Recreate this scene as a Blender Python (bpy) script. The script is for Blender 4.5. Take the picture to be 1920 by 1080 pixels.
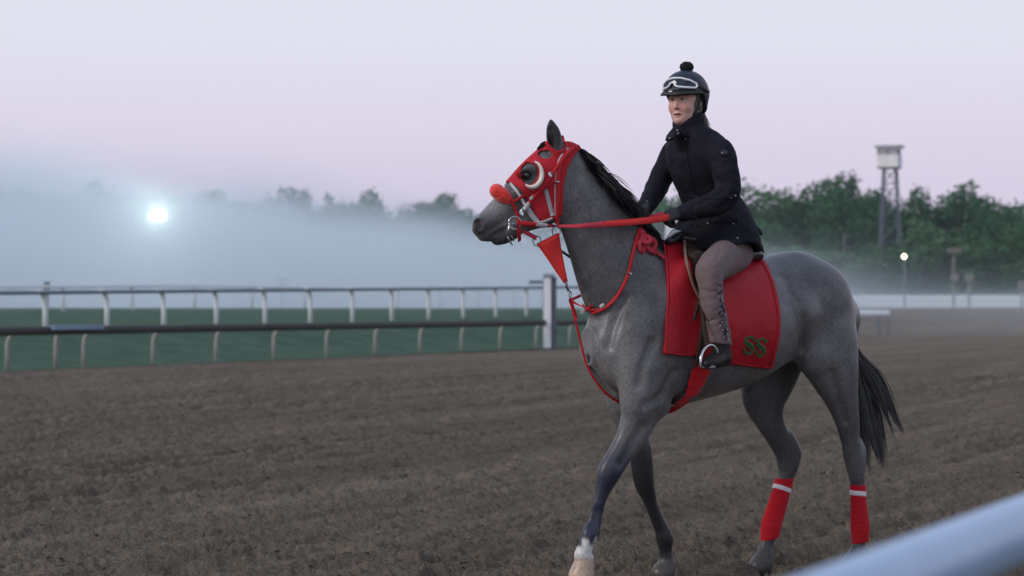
import bpy, bmesh, math, random
import numpy as np
from mathutils import Vector, Matrix
rnd = random.Random(7)
for o in list(bpy.data.objects): bpy.data.objects.remove(o)
scene = bpy.context.scene
COL = scene.collection
# ------------------------------------------------------------------ camera
FPX, HOR, HC = 4533.0, 575.0, 1.35          # focal length in photo pixels, horizon row, eye height
cam_d = bpy.data.cameras.new('camera')
cam_d.sensor_width = 36.0
cam_d.lens = FPX / 1920 * 36.0
cam_d.shift_y = (HOR - 540) / 1920
cam_d.clip_end = 4000
cam_d.dof.use_dof = True
cam_d.dof.focus_distance = 11.85
cam_d.dof.aperture_fstop = 3.7
cam = bpy.data.objects.new('camera', cam_d)
cam.location = (0, 0, HC)
cam.rotation_euler = (math.radians(90), 0, 0)
COL.objects.link(cam)
scene.camera = cam
# ------------------------------------------------------------------ sky
world = bpy.data.worlds.new('World'); scene.world = world
world.use_nodes = True
wt = world.node_tree; wt.nodes.clear()
wo = wt.nodes.new('ShaderNodeOutputWorld'); wb = wt.nodes.new('ShaderNodeBackground')
tc = wt.nodes.new('ShaderNodeTexCoord'); sp = wt.nodes.new('ShaderNodeSeparateXYZ')
rp = wt.nodes.new('ShaderNodeValToRGB')
wt.links.new(tc.outputs['Generated'], sp.inputs[0])
wt.links.new(sp.outputs['Z'], rp.inputs[0])
def lin(c):
    return tuple(((x/255)/12.92 if x/255 <= .04045 else (((x/255)+.055)/1.055)**2.4) for x in c) + (1,)
# twilight before sunrise: pink anti-twilight band low down, pale blue grey above, elevation as sin
STOPS = [(0.0, (196,192,229)), (0.02, (202,196,229)), (0.045, (216,206,230)), (0.075, (221,214,234)), (0.115, (225,226,240)),
         (0.20, (214,220,235)), (0.5, (190,203,228)), (1.0, (165,182,215))]
while len(rp.color_ramp.elements) < len(STOPS): rp.color_ramp.elements.new(0.5)
for e, (p, c) in zip(rp.color_ramp.elements, STOPS): e.position = p; e.color = lin(c)
nish = wt.nodes.new('ShaderNodeTexSky'); nish.sky_type = 'NISHITA'; nish.sun_disc = False
SUN_AZ, SUN_EL = math.radians(244), math.radians(32)      # azimuth clockwise from +Y
nish.sun_elevation = math.radians(4); nish.sun_rotation = SUN_AZ
mixw = wt.nodes.new('ShaderNodeVectorMath'); mixw.operation = 'MULTIPLY_ADD'
mixw.inputs[1].default_value = (0.01, 0.01, 0.01)
wt.links.new(nish.outputs[0], mixw.inputs[0]); wt.links.new(rp.outputs[0], mixw.inputs[2])
wt.links.new(mixw.outputs[0], wb.inputs['Color']); wb.inputs['Strength'].default_value = 1.0
wt.links.new(wb.outputs[0], wo.inputs['Surface'])
# soft brightest part of the dawn sky as one very soft sun
sd = bpy.data.lights.new('sun', 'SUN'); sd.energy = 1.5; sd.angle = math.radians(18); sd.color = (1.0, .93, .86)
so = bpy.data.objects.new('sun', sd); COL.objects.link(so)
sdir = Vector((math.sin(SUN_AZ)*math.cos(SUN_EL), math.cos(SUN_AZ)*math.cos(SUN_EL), math.sin(SUN_EL)))
so.rotation_euler = (-sdir).to_track_quat('-Z', 'Y').to_euler()
so.location = (-20, -20, 30)
vs = scene.view_settings
vs.view_transform = 'Standard'; vs.look = 'None'; vs.exposure = 0; vs.gamma = 1; vs.use_curve_mapping = False
scene.render.engine = 'CYCLES'
cy_ = scene.cycles
cy_.use_denoising = True
cy_.volume_bounces = 12; cy_.volume_step_rate = 2.0; cy_.volume_max_steps = 128
cy_.max_bounces = 12; cy_.diffuse_bounces = 3; cy_.glossy_bounces = 3; cy_.transparent_max_bounces = 12

# ------------------------------------------------------------------ helpers
def P(u, v, Y):
    return Vector(((u-960)/FPX*Y, Y, HC+(HOR-v)/FPX*Y))
def prop(o, label=None, cat=None, group=None, kind=None):
    if label: o['label'] = label
    if cat: o['category'] = cat
    if group: o['group'] = group
    if kind: o['kind'] = kind
    return o
def empty(name, loc=(0,0,0), rot=(0,0,0), **k):
    o = bpy.data.objects.new(name, None); o.location = loc; o.rotation_euler = rot; o.empty_display_size = .1
    COL.objects.link(o); return prop(o, **k)
def mesh_obj(name, verts, faces, mat, parent=None, smooth=False, **k):
    me = bpy.data.meshes.new(name); me.from_pydata([tuple(v) for v in verts], [], faces); me.update()
    return link_mesh(name, me, mat, parent, smooth, **k)
def link_mesh(name, me, mat, parent=None, smooth=False, **k):
    if mat is not None:
        for m in (mat if isinstance(mat, (list, tuple)) else [mat]): me.materials.append(m)
    if smooth: me.polygons.foreach_set('use_smooth', [True]*len(me.polygons))
    o = bpy.data.objects.new(name, me); COL.objects.link(o)
    if parent is not None: o.parent = parent
    return prop(o, **k)
def np_mesh(name, V, F, mat, parent=None, smooth=True, **k):
    """V (n,3) F (m,3|4) arrays"""
    me = bpy.data.meshes.new(name); n, m, q = len(V), len(F), F.shape[1]
    me.vertices.add(n); me.vertices.foreach_set('co', np.ascontiguousarray(V, dtype=np.float32).ravel())
    me.loops.add(m*q); me.loops.foreach_set('vertex_index', np.ascontiguousarray(F, dtype=np.int32).ravel())
    me.polygons.add(m); me.polygons.foreach_set('loop_start', np.arange(0, m*q, q, dtype=np.int32))
    me.polygons.foreach_set('use_smooth', np.full(m, smooth))
    me.update(calc_edges=True); me.validate()
    return link_mesh(name, me, mat, parent, False, **k)
def add_color(o, C):
    a = o.data.color_attributes.new('tint', 'FLOAT_COLOR', 'POINT')
    C4 = np.ones((len(C), 4), dtype=np.float32); C4[:, :3] = C
    a.data.foreach_set('color', C4.ravel())
class MB:
    """collects simple solids into one mesh"""
    def __init__(s): s.v = []; s.f = []
    def box(s, c, d, R=None):
        b = len(s.v); c = Vector(c)
        for z in (-1,1):
            for y in (-1,1):
                for x in (-1,1):
                    p = Vector((x*d[0]/2, y*d[1]/2, z*d[2]/2))
                    s.v.append(c + (R @ p if R is not None else p))
        for q in ((0,2,3,1),(4,5,7,6),(0,1,5,4),(2,6,7,3),(0,4,6,2),(1,3,7,5)): s.f.append([b+i for i in q])
        return s
    def tube(s, pts, r, n=8, cap=True, ry=None, up=None):
        pts = [Vector(p) for p in pts]; m = len(pts); b = len(s.v)
        rs = r if isinstance(r, (list, tuple)) else [r]*m
        u = None
        for i in range(m):
            t = (pts[min(i+1,m-1)]-pts[max(i-1,0)]).normalized()
            if u is None:
                w = Vector(up) if up else (Vector((0,0,1)) if abs(t.z) < .9 else Vector((0,1,0)))
            else: w = u
            u = (w - t*w.dot(t)).normalized(); v = t.cross(u)
            for k in range(n):
                a = 2*math.pi*k/n
                s.v.append(pts[i] + v*math.cos(a)*rs[i] + u*math.sin(a)*(rs[i] if ry is None else ry))
        for i in range(m-1):
            for k in range(n):
                s.f.append([b+i*n+k, b+i*n+(k+1)%n, b+(i+1)*n+(k+1)%n, b+(i+1)*n+k])
        if cap:
            s.f.append([b+k for k in range(n)][::-1]); s.f.append([b+(m-1)*n+k for k in range(n)])
        return s
    def ball(s, c, r, n=10, m=6, sq=(1,1,1)):
        b = len(s.v); c = Vector(c)
        for i in range(m+1):
            th = math.pi*i/m
            for k in range(n):
                a = 2*math.pi*k/n
                s.v.append(c+Vector((math.sin(th)*math.cos(a)*r*sq[0], math.sin(th)*math.sin(a)*r*sq[1], math.cos(th)*r*sq[2])))
        for i in range(m):
            for k in range(n): s.f.append([b+i*n+k, b+(i+1)*n+k, b+(i+1)*n+(k+1)%n, b+i*n+(k+1)%n])
        return s
    def build(s, name, mat, parent=None, smooth=False, **k):
        return mesh_obj(name, s.v, s.f, mat, parent, smooth, **k)
# materials
def nt(m): return m.node_tree.nodes, m.node_tree.links
def mat(name, col, rough=.6, noise=None, bump=None, metal=0, spec=.5, sheen=0, col2=None, emit=None, coords='Object', coat=0):
    """noise=(scale, contrast) mottles col toward col2; bump=(scale, strength, distance)"""
    m = bpy.data.materials.new(name); m.use_nodes = True; N, L = nt(m)
    b = N['Principled BSDF']; b.inputs['Base Color'].default_value = (*col, 1); b.inputs['Roughness'].default_value = rough
    b.inputs['Metallic'].default_value = metal; b.inputs['Specular IOR Level'].default_value = spec
    b.inputs['Sheen Weight'].default_value = sheen; b.inputs['Coat Weight'].default_value = coat
    if emit: b.inputs['Emission Color'].default_value = (*emit[0], 1); b.inputs['Emission Strength'].default_value = emit[1]
    t = N.new('ShaderNodeTexCoord')
    if noise:
        n = N.new('ShaderNodeTexNoise'); n.inputs['Scale'].default_value = noise[0]; n.inputs['Detail'].default_value = 6; n.inputs['Roughness'].default_value = .65
        r = N.new('ShaderNodeValToRGB'); r.color_ramp.elements[0].position = .5-noise[1]; r.color_ramp.elements[1].position = .5+noise[1]
        r.color_ramp.elements[0].color = (*(col2 or tuple(c*.6 for c in col)), 1); r.color_ramp.elements[1].color = (*col, 1)
        L.new(t.outputs[coords], n.inputs['Vector']); L.new(n.outputs['Fac'], r.inputs[0]); L.new(r.outputs[0], b.inputs['Base Color'])
    if bump:
        n = N.new('ShaderNodeTexNoise'); n.inputs['Scale'].default_value = bump[0]; n.inputs['Detail'].default_value = 5
        bp = N.new('ShaderNodeBump'); bp.inputs['Strength'].default_value = bump[1]; bp.inputs['Distance'].default_value = bump[2]
        L.new(t.outputs[coords], n.inputs['Vector']); L.new(n.outputs['Fac'], bp.inputs['Height']); L.new(bp.outputs[0], b.inputs['Normal'])
    return m
# value noise on numpy arrays
def vnoise(x, y, seed=0):
    xi = np.floor(x).astype(np.int64); yi = np.floor(y).astype(np.int64); fx = x-xi; fy = y-yi
    fx = fx*fx*fx*(fx*(fx*6-15)+10); fy = fy*fy*fy*(fy*(fy*6-15)+10)
    def h(a, b):
        n = (a*374761393 + b*668265263 + seed*1442695) & 0xFFFFFFFF
        n = ((n ^ (n >> 13))*1274126177) & 0xFFFFFFFF
        return ((n ^ (n >> 16)) & 0xFFFF)/65535.0
    return (h(xi,yi)*(1-fx)+h(xi+1,yi)*fx)*(1-fy)+(h(xi,yi+1)*(1-fx)+h(xi+1,yi+1)*fx)*fy
def fbm(x, y, o=4, seed=0, g=.5):
    s = 0; a = 1; t = 0
    for i in range(o): s = s+a*vnoise(x, y, seed+i*17); t += a; a *= g; x = x*2.03+11.3; y = y*2.03+5.7
    return s/t
def sstep(a, b, x):
    t = np.clip((x-a)/(b-a), 0, 1); return t*t*(3-2*t)
# ------------------------------------------------------------------ the ground
RD = np.array([.3935, .9193]); RN = np.array([-.9193, .3935])     # along the straight, across it
def rail_pt(n, y):                       # point on the line at offset n across the track, at depth y
    return ((.3935*y - n)/.9193, y)
def bank(x, y):
    """height of the terrain: flat dirt, a grass bank up to the turf course, a slightly raised far turn"""
    n = RN[0]*x + RN[1]*y
    turf = np.clip(.64+.012*(y-62), .42, 1.25)
    z = sstep(29.6, 35.6, n)*turf
    far = sstep(150, 250, y)*1.25
    return np.maximum(z, far)
# dirt: one fine sheet from in front of the camera out to the far turn
M_dirt = mat('dirt', (.238,.194,.148), .95, noise=(48,.22), bump=(110,1.0,.03), spec=.05, col2=(.160,.129,.099))
N, L = nt(M_dirt)
# tone streaks along the straight, standing in for furrow shading
_b = N['Principled BSDF']; _src = _b.inputs['Base Color'].links[0].from_socket
_g = N.new('ShaderNodeNewGeometry')
def _dot(v):
    n = N.new('ShaderNodeVectorMath'); n.operation = 'DOT_PRODUCT'; L.new(_g.outputs['Position'], n.inputs[0]); n.inputs[1].default_value = v; return n.outputs['Value']
_al, _ac = _dot((RD[0],RD[1],0)), _dot((RN[0],RN[1],0))
def _streak(sa_, sn_, lo, hi, seed):
    c = N.new('ShaderNodeCombineXYZ'); a1 = N.new('ShaderNodeMath'); a1.operation = 'MULTIPLY'; a1.inputs[1].default_value = sa_; a2 = N.new('ShaderNodeMath'); a2.operation = 'MULTIPLY'; a2.inputs[1].default_value = sn_
    L.new(_al, a1.inputs[0]); L.new(_ac, a2.inputs[0]); L.new(a1.outputs[0], c.inputs[0]); L.new(a2.outputs[0], c.inputs[1]); c.inputs[2].default_value = seed
    n = N.new('ShaderNodeTexNoise'); n.inputs['Scale'].default_value = 1; n.inputs['Detail'].default_value = 5; n.inputs['Roughness'].default_value = .6; L.new(c.outputs[0], n.inputs['Vector'])
    r = N.new('ShaderNodeMapRange'); r.inputs[1].default_value = .32; r.inputs[2].default_value = .68; r.inputs[3].default_value = lo; r.inputs[4].default_value = hi; L.new(n.outputs['Fac'], r.inputs[0]); return r.outputs[0]
# furrow shading lost in soft light, painted in as darker and lighter streaks
for args in ((.06,.7,.80,1.16,0), (.16,5.0,.78,1.16,7.3), (3.0,3.6,.84,1.12,3.1)):
    f = _streak(*args); q = N.new('ShaderNodeVectorMath'); q.operation = 'SCALE'; L.new(_src, q.inputs[0]); L.new(f, q.inputs['Scale']); _src = q.outputs[0]
L.new(_src, _b.inputs['Base Color'])
def dirt_height(x, y):
    a = RD[0]*x+RD[1]*y; n = RN[0]*x+RN[1]*y
    w = n + .16*(fbm(a*.22, n*.35, 3, 5)-.5)
    pass_ = sstep(.38,.62,fbm(a*.07, n*.45, 3, 21))
    z = .038*np.sin(w*2*np.pi/.34)*(.15+.85*pass_)                                   # harrow furrows along the straight
    z += .020*np.sin(w*2*np.pi/1.35+1.)*fbm(a*.1, n*.3, 2, 8)
    z += .050*(fbm(a*2.0, n*2.6, 4, 3)-.5)
    c = fbm(a*15, n*13, 4, 31, .65)
    z += .12*np.clip(c-.46, 0, 1)                                                    # crumbly soil thrown up in lines
    z -= .050*np.clip(fbm(a*3.2, n*3.0, 3, 41)-.58, 0, 1)*4.5                         # hoof pocks
    z += .026*(fbm(a*40, n*40, 2, 51, .6)-.5)
    return z
rows = 11.0*np.exp(np.linspace(0, 1, 1250)*math.log(70/11.0))
ang = np.linspace(-.235, .235, 620)
Yg, Ag = np.meshgrid(rows, ang, indexing='ij'); Xg = Yg*Ag
Ng = RN[0]*Xg+RN[1]*Yg
Zg = dirt_height(Xg, Yg)*(1-sstep(45, 70, Yg)*.6)*(1-sstep(28.6,29.6,Ng)) + bank(Xg, Yg) - .3*sstep(30, 31, Ng)
ii = np.arange(1250*620).reshape(1250, 620)
Fg = np.stack([ii[:-1,:-1], ii[:-1,1:], ii[1:,1:], ii[1:,:-1]], -1).reshape(-1, 4)
np_mesh('dirt_track', np.stack([Xg,Yg,Zg],-1).reshape(-1,3), Fg, M_dirt, kind='structure')
# loose clods kicked up by hooves and harrow
rgc = np.random.default_rng(2); nc = 11000
yc = 11.3*np.exp(rgc.uniform(0,1,nc)**1.0*math.log(34/11.3)); xc = yc*rgc.uniform(-.225,.225,nc)
dn = fbm(xc*.7, yc*1.2, 3, 61); keep = rgc.uniform(0,1,nc) < sstep(.30,.62,dn); xc, yc = xc[keep], yc[keep]; nc = len(xc)
ico = [(0,0,1),(.89,0,.45),(.28,.85,.45),(-.72,.53,.45),(-.72,-.53,.45),(.28,-.85,.45),(.72,.53,-.45),(-.28,.85,-.45),(-.89,0,-.45),(-.28,-.85,-.45),(.72,-.53,-.45),(0,0,-1)]
icf = [(0,1,2),(0,2,3),(0,3,4),(0,4,5),(0,5,1),(1,6,2),(2,7,3),(3,8,4),(4,9,5),(5,10,1),(6,7,2),(7,8,3),(8,9,4),(9,10,5),(10,6,1),(11,7,6),(11,8,7),(11,9,8),(11,10,9),(11,6,10)]
I0 = np.array(ico); sz = .005+.013*rgc.uniform(0,1,nc)**3.0
Vc = I0[None]*(sz[:,None,None])*(1+.35*rgc.normal(size=(nc,12,1)))*np.array([1.25,1.0,.75]); zc_ = dirt_height(xc, yc)
Vc = Vc+np.stack([xc,yc,zc_-sz*.05],1)[:,None,:]
Fc_ = (np.array(icf)[None]+12*np.arange(nc)[:,None,None]).reshape(-1,3)
np_mesh('dirt_clods', Vc.reshape(-1,3), Fc_, M_dirt, smooth=False, label='loose clods of soil lying on the dirt track', cat='soil', kind='stuff')
# the same dirt beyond and beside that sheet
xs = np.concatenate([np.linspace(-420,-60,16), np.linspace(-56,120,110), np.linspace(130,480,16)]); ys = np.concatenate([np.linspace(-60,10.0,20), np.linspace(10.9,300,170), np.linspace(310,640,24)])
Yq, Xq = np.meshgrid(ys, xs, indexing='ij')
inside = (Yq > 12.5)&(Yq < 68)&(np.abs(Xq/np.maximum(Yq,1)) < .215)
Zq = bank(Xq, Yq) - .03 - .25*inside + .02*fbm(Xq*.6, Yq*.6, 3, 9)
a_, b_ = Yq.shape; ii = np.arange(a_*b_).reshape(a_, b_)
Fq = np.stack([ii[:-1,:-1], ii[:-1,1:], ii[1:,1:], ii[1:,:-1]], -1).reshape(-1,4)
np_mesh('ground', np.stack([Xq,Yq,Zq],-1).reshape(-1,3), Fq, M_dirt, kind='structure')
# turf bank and turf course (inside of the dirt track)
M_turf = mat('turf', (.082,.135,.092), .9, noise=(1.1,.16), bump=(30,.8,.05), spec=.08, col2=(.044,.088,.058))
al = np.concatenate([np.linspace(20,104,200), np.linspace(104.5,110,10)]); nn = np.concatenate([np.linspace(29.35,37,60), np.linspace(37.6,130,60)])
Aq, Nq = np.meshgrid(al, nn, indexing='ij')
Aq2 = Aq - np.maximum(Aq-100,0)*sstep(29,90,Nq)*.2
Xt = RD[0]*Aq2+RN[0]*Nq; Yt = RD[1]*Aq2+RN[1]*Nq
Zt = bank(Xt, Yt) + .012 + .05*(fbm(Xt*1.3, Yt*1.3, 4, 77)-.3)*sstep(29.4,30.2,Nq)
a_, b_ = Aq.shape; ii = np.arange(a_*b_).reshape(a_, b_)
Ft = np.stack([ii[:-1,:-1], ii[:-1,1:], ii[1:,1:], ii[1:,:-1]], -1).reshape(-1,4)[:, ::-1]
np_mesh('turf_course', np.stack([Xt,Yt,Zt],-1).reshape(-1,3), Ft, M_turf, kind='structure')
# grass blades on the bank edge beside the dirt
def ground_z(x, y): return float(bank(np.array([x]), np.array([y]))[0])

# ------------------------------------------------------------------ rails
M_white = mat('white_paint', (.86,.87,.88), .45, noise=(3,.3), col2=(.76,.78,.80))
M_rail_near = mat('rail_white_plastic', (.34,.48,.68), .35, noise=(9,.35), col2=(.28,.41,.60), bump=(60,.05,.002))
M_darkrail = mat('weathered_rail_cover', (.060,.056,.056), .6, noise=(1.4,.25), spec=.2, col2=(.038,.036,.036))
M_galv = mat('galvanised_post', (.42,.41,.38), .55, noise=(6,.3), col2=(.30,.29,.27))
M_blue = mat('blue_grey_panel', (.22,.31,.45), .5, noise=(4,.3))
M_slate = mat('slate_paint', (.10,.125,.16), .6, noise=(3,.3))
# near rail, right in front of the camera
r = empty('rail', (0,0,0), label='thick white rail in the near right foreground, out of focus', cat='rail')
def along(n, t, z): return Vector((RN[0]*n+RD[0]*t, RN[1]*n+RD[1]*t, z))
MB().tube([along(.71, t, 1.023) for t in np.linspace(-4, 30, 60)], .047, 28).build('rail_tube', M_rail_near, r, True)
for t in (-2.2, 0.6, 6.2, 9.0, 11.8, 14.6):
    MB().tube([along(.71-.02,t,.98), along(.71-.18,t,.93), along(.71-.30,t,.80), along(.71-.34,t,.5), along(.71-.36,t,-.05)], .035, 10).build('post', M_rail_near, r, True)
# dark inner rail of the dirt track
r = empty('rail', label='dark weathered rail on pale posts along the inside of the dirt track', cat='rail')
prof = []
ts = np.linspace(20, 103.8, 120)
m = MB().tube([along(29.3, t, .84) for t in ts], .075, 12, ry=.095)
m.build('rail_cover', M_darkrail, r, True)
y0 = 52.9; step = 2.634
for k in range(-5, 17):
    x, y = rail_pt(29.3, y0+k*step); t = RD[0]*x+RD[1]*y
    MB().tube([along(29.3,t,.80), along(29.36,t,.74), along(29.44,t,.66), along(29.47,t,.5), along(29.47,t,-.05)], [.05,.05,.048,.045,.045], 8).build('post', M_galv, r, True)
x, y = rail_pt(29.3, 29.3/(.1723+.3935)); t = RD[0]*x+RD[1]*y
MB().tube([along(29.3,t+.05,.80), along(29.36,t+.05,.74), along(29.40,t+.05,.66), along(29.42,t+.05,-.05)], [.05,.05,.05,.05], 8).build('post', M_galv, r, True)
Rz = Matrix(((RD[0], RN[0], 0), (RD[1], RN[1], 0), (0,0,1)))
MB().box(along(29.25, t+.55, .905), (1.9,.24,.10), Rz).build('joint_sleeve', M_blue, r)
# white turf rail with goosenecks on the bank
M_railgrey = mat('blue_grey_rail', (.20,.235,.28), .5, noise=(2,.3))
def turf_rail(n, y0, dy, cnt, label, h=1.08, rr=.045, tex=M_white, pre=3):
    r = empty('rail', label=label, cat='rail')
    pts = []
    for k in np.arange(-pre, cnt+.01, .5):
        x, y = rail_pt(n, y0+k*dy); pts.append(Vector((x, y, ground_z(x,y)+h)))
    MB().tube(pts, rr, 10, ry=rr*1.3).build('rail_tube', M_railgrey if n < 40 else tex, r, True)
    for k in range(-pre, cnt+1):
        x, y = rail_pt(n, y0+k*dy); z = ground_z(x, y); t = RD[0]*x+RD[1]*y
        o = -.42
        MB().tube([along(n,t-.62,z+h+.035), along(n+.04,t-.42,z+h+.03), along(n+.10,t-.16,z+h-.04), along(n+.12,t-.03,z+h-.18), along(n+.13,t,z+h-.4), along(n+.13,t,z-.1)], [.05,.062,.07,.07,.068,.068], 10).build('post', tex, r, True)
    return r
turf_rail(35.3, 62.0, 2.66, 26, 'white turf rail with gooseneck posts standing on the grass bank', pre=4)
turf_rail(58.0, 88.0, 5.0, 16, 'faint white rail in the mist across the far side of the turf course', pre=4, rr=.06)
# curved white rail where the dirt track turns
r = empty('rail', label='white curved rail end where the dirt track turns, behind the horse', cat='rail')
pts = []; pos = along(29.3, 104, 1.02); ang_ = math.atan2(RD[0], RD[1])
for k in range(64):
    pts.append(pos.copy()); pos = pos+Vector((math.sin(ang_), math.cos(ang_), 0))*1.0
    if k > 7: ang_ -= 1.0/17
MB().tube(pts, .10, 10, ry=.15).build('rail_tube', M_white, r, True)
for p in pts[1::4]: MB().tube([p-Vector((0,0,.1)), Vector((p.x, p.y, -.1))], .035, 8).build('post', M_slate, r, True)
# long white board fence of the far turn
r = empty('fence', label='long low white board fence across the far turn under the trees', cat='fence')
fx = np.arange(22, 140, 2.6)
for i in range(len(fx)-1):
    x0, x1 = fx[i], fx[i+1]; xm = (x0+x1)/2; z = ground_z(xm, 262)
    for j in range(2):
        MB().box((xm, 262, z+.38+.66*j), (x1-x0-.05, .06, .62), None).build('board', M_white, r)
    MB().box((x0, 262.1, z+.65), (.14,.14,1.4)).build('post', M_white, r)
# furlong pole
r = empty('marker_pole', along(29.75,73.9,0), label='white fronted dark furlong pole with grey cap behind the dark rail', cat='pole')
pb = P(1027, 640, 76.9)
r.location = (pb.x, 76.9, 0)
MB().box((.06,.14,1.14),(.44,.3,2.32)).build('shaft', M_slate, r)
MB().box((-.02,-.03,1.16),(.235,.06,2.24)).build('front_board', M_white, r)
MB().box((.04,.1,2.345),(.36,.4,.1)).build('cap', mat('grey_cap', (.28,.30,.33), .6), r)
MB().box((-.34,.1,2.13),(.5,.08,.09)).build('arm', M_slate, r)
# white pillar behind the rider's hand
pb = P(1274, 600, 92)
r = empty('pillar', (pb.x, 92, 0), label="tall white pillar behind the rider's gloved hand", cat='pillar')
MB().box((0,0,2.3),(1.0,.8,4.7)).build('shaft', M_white, r); MB().box((0,0,4.72),(1.16,.96,.14)).build('cap', M_white, r)

# ------------------------------------------------------------------ lamps
def lamp_obj(name, loc, energy, rad, colr, parent, kind='POINT'):
    d = bpy.data.lights.new(name, kind); d.energy = energy; d.shadow_soft_size = rad; d.color = colr
    o = bpy.data.objects.new(name, d); o.location = loc; COL.objects.link(o); o.parent = parent; return o
M_glow = mat('lit_lens', (.9,.95,.9), .5, emit=((.93,1,.90), 14))
M_glow2 = mat('lit_bulb', (.95,.95,.8), .5, emit=((1,.96,.60), 9))
FL = P(298, 405, 190)
r = empty('floodlight', (FL.x, FL.y, ground_z(FL.x, FL.y)), label='bright floodlight glowing through the fog', cat='floodlight')
fz = FL.z - ground_z(FL.x, FL.y)
MB().tube([(0,1.2,-.2),(0,1.2,fz+.2)], [.12,.08], 10).build('pole', M_slate, r, True)
h = MB().box((-.1,.14,fz),(1.7,.3,.86)).build('lamp_head', M_slate, r)
MB().ball((.14,-.10,fz), .44, 16, 10, (1,.35,1)).build('lens', M_glow, h, True); MB().ball((-.56,-.10,fz+.02), .24, 14, 10, (1,.35,1)).build('lens', M_glow, h, True)
fb = lamp_obj('flood_beam', (0,-.35,fz), 13000, .35, (.90,1,.90), r, 'SPOT'); fb.data.spot_size = math.radians(165); fb.data.spot_blend = .6; fb.rotation_euler = (math.radians(84),0,math.radians(180))
SL = P(1695, 481, 240)
r = empty('street_lamp', (SL.x, SL.y, ground_z(SL.x, SL.y)), label='small round lit lamp on a thin dark pole in front of the trees', cat='lamp')
lz = SL.z - r.location.z
MB().tube([(.05,0,-.1),(.05,0,lz-.2)], [.12,.07], 8).build('pole', M_slate, r, True)
MB().ball((0,-.1,lz), .20, 14, 10).build('globe', M_glow2, r, True)
M_wood = mat('weathered_pole', (.20,.185,.165), .8, noise=(4,.3))
def util_pole(u, vt, Y, label, kind=0):
    b = P(u, vt, Y); gz = ground_z(b.x, Y)
    r = empty('utility_pole', (b.x, Y, gz), label=label, cat='pole'); H = b.z-gz
    MB().tube([(0,0,-.1),(0,0,H)], [.16,.11], 8).build('shaft', M_wood, r, True)
    if kind == 0:
        MB().box((.05,-.2,H-.15),(1.5,.3,.45)).build('crossarm', M_wood, r)
        MB().box((.05,-.3,H*.52),(.7,.4,.7)).build('box', M_wood, r)
    else: MB().box((0,-.1,H-.3),(.8,.5,.8)).build('lamp_housing', M_wood, r)
util_pole(1788, 467, 245, 'pale utility pole with a crossarm in front of the right hand trees')
util_pole(1817, 515, 250, 'short pale lamp post right of the utility pole', 1)
util_pole(1916, 528, 250, 'short pale post at the right edge above the white fence', 1)
util_pole(530, 522, 180, 'faint thin mast standing in the fog beyond the turf rail', 1)
pb = P(88, 545, 105)
r = empty('marker_post', (pb.x, 105, ground_z(pb.x,105)), label='small dark post head showing above the white turf rail at far left', cat='post')
MB().box((0,0,.4),(.12,.12,1.0)).build('shaft', M_slate, r); MB().box((0,0,1.10),(.26,.14,.34)).build('head_board', M_slate, r)
# ------------------------------------------------------------------ watch tower
TY = 300.0; k_ = TY/FPX
tc0 = P(1669, 575, TY); gz = ground_z(tc0.x, TY)
r = empty('watch_tower', (tc0.x, TY, gz), label='steel lattice watch tower with white roofed cabin above the trees', cat='tower')
M_steel = mat('tower_steel', (.12,.14,.18), .6, noise=(2,.3)); M_cabin = mat('cabin_white', (.86,.85,.82), .5, noise=(1,.3), col2=(.64,.63,.60))
M_cabside = mat('cabin_side_blue', (.38,.46,.60), .5); M_roof = mat('cabin_roof_grey', (.42,.45,.50), .6); M_in = mat('cabin_inside_wood', (.34,.20,.15), .7, noise=(2,.3), col2=(.18,.11,.09))
M_glass = mat('cabin_glass', (.35,.37,.40), .1, spec=.6)
zb = HC+(HOR-316)*k_-gz; zt = HC+(HOR-272)*k_-gz; hw0, hw1 = .76, 1.55
def leg_xy(sx, sy, z): w = hw1+(hw0-hw1)*z/zb; return Vector((sx*w, sy*w, z))
for sx in (-1,1):
    for sy in (-1,1): MB().tube([leg_xy(sx,sy,-.2), leg_xy(sx,sy,zb+.1)], .11, 6).build('leg', M_steel, r)
nb = 7; zs = [zb*(1-(1-i/nb)**1.15) for i in range(nb+1)]
fc = [((-1,-1),(1,-1)), ((1,-1),(1,1)), ((1,1),(-1,1)), ((-1,1),(-1,-1))]
for i in range(nb):
    for A, B in fc:
        MB().tube([leg_xy(*A,zs[i]), leg_xy(*B,zs[i+1])], .045, 5).build('brace', M_steel, r)
        MB().tube([leg_xy(*B,zs[i]), leg_xy(*A,zs[i+1])], .045, 5).build('brace', M_steel, r)
        MB().tube([leg_xy(*A,zs[i+1]), leg_xy(*B,zs[i+1])], .045, 5).build('brace', M_steel, r)
cab = empty('cabin', (0,0,zb)); cab.parent = r; H_ = zt-zb
ca = math.radians(20); cab.rotation_euler = (0,0,-ca)
cab.location = (-.1, 0, zb)
W_ = 2.65; D_ = 2.2
MB().box((0,0,.08),(W_,D_,.16)).build('deck', M_steel, cab)
MB().box((0,-D_/2+.05,.16+.75),(W_,.1,1.5)).build('front_panel', M_cabin, cab)
MB().box((W_/2-.05,0.05,.16+.75),(.1,D_-.11,1.5)).box((-W_/2+.05,.05,.16+.75),(.1,D_-.11,1.5)).box((0,D_/2-.05,.16+1.1),(W_-.22,.1,2.2)).build('side_panel', M_cabside, cab)
for x in (-W_/2+.08, 0, W_/2-.08): MB().box((x,-D_/2+.06,2.05),(.12,.12,.80)).build('window_post', M_in, cab)
for x in (-W_/4, W_/4): MB().box((x,-D_/2+.09,2.05),(W_/2-.25,.03,.78)).build('window_pane', M_glass, cab)
MB().box((0,.35,1.9),(W_-.5,.5,.9)).build('inner_shelf', M_in, cab)
MB().box((0,0,2.55),(W_+.3,D_+.3,.22)).build('roof_fascia', M_cabin, cab)
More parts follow.
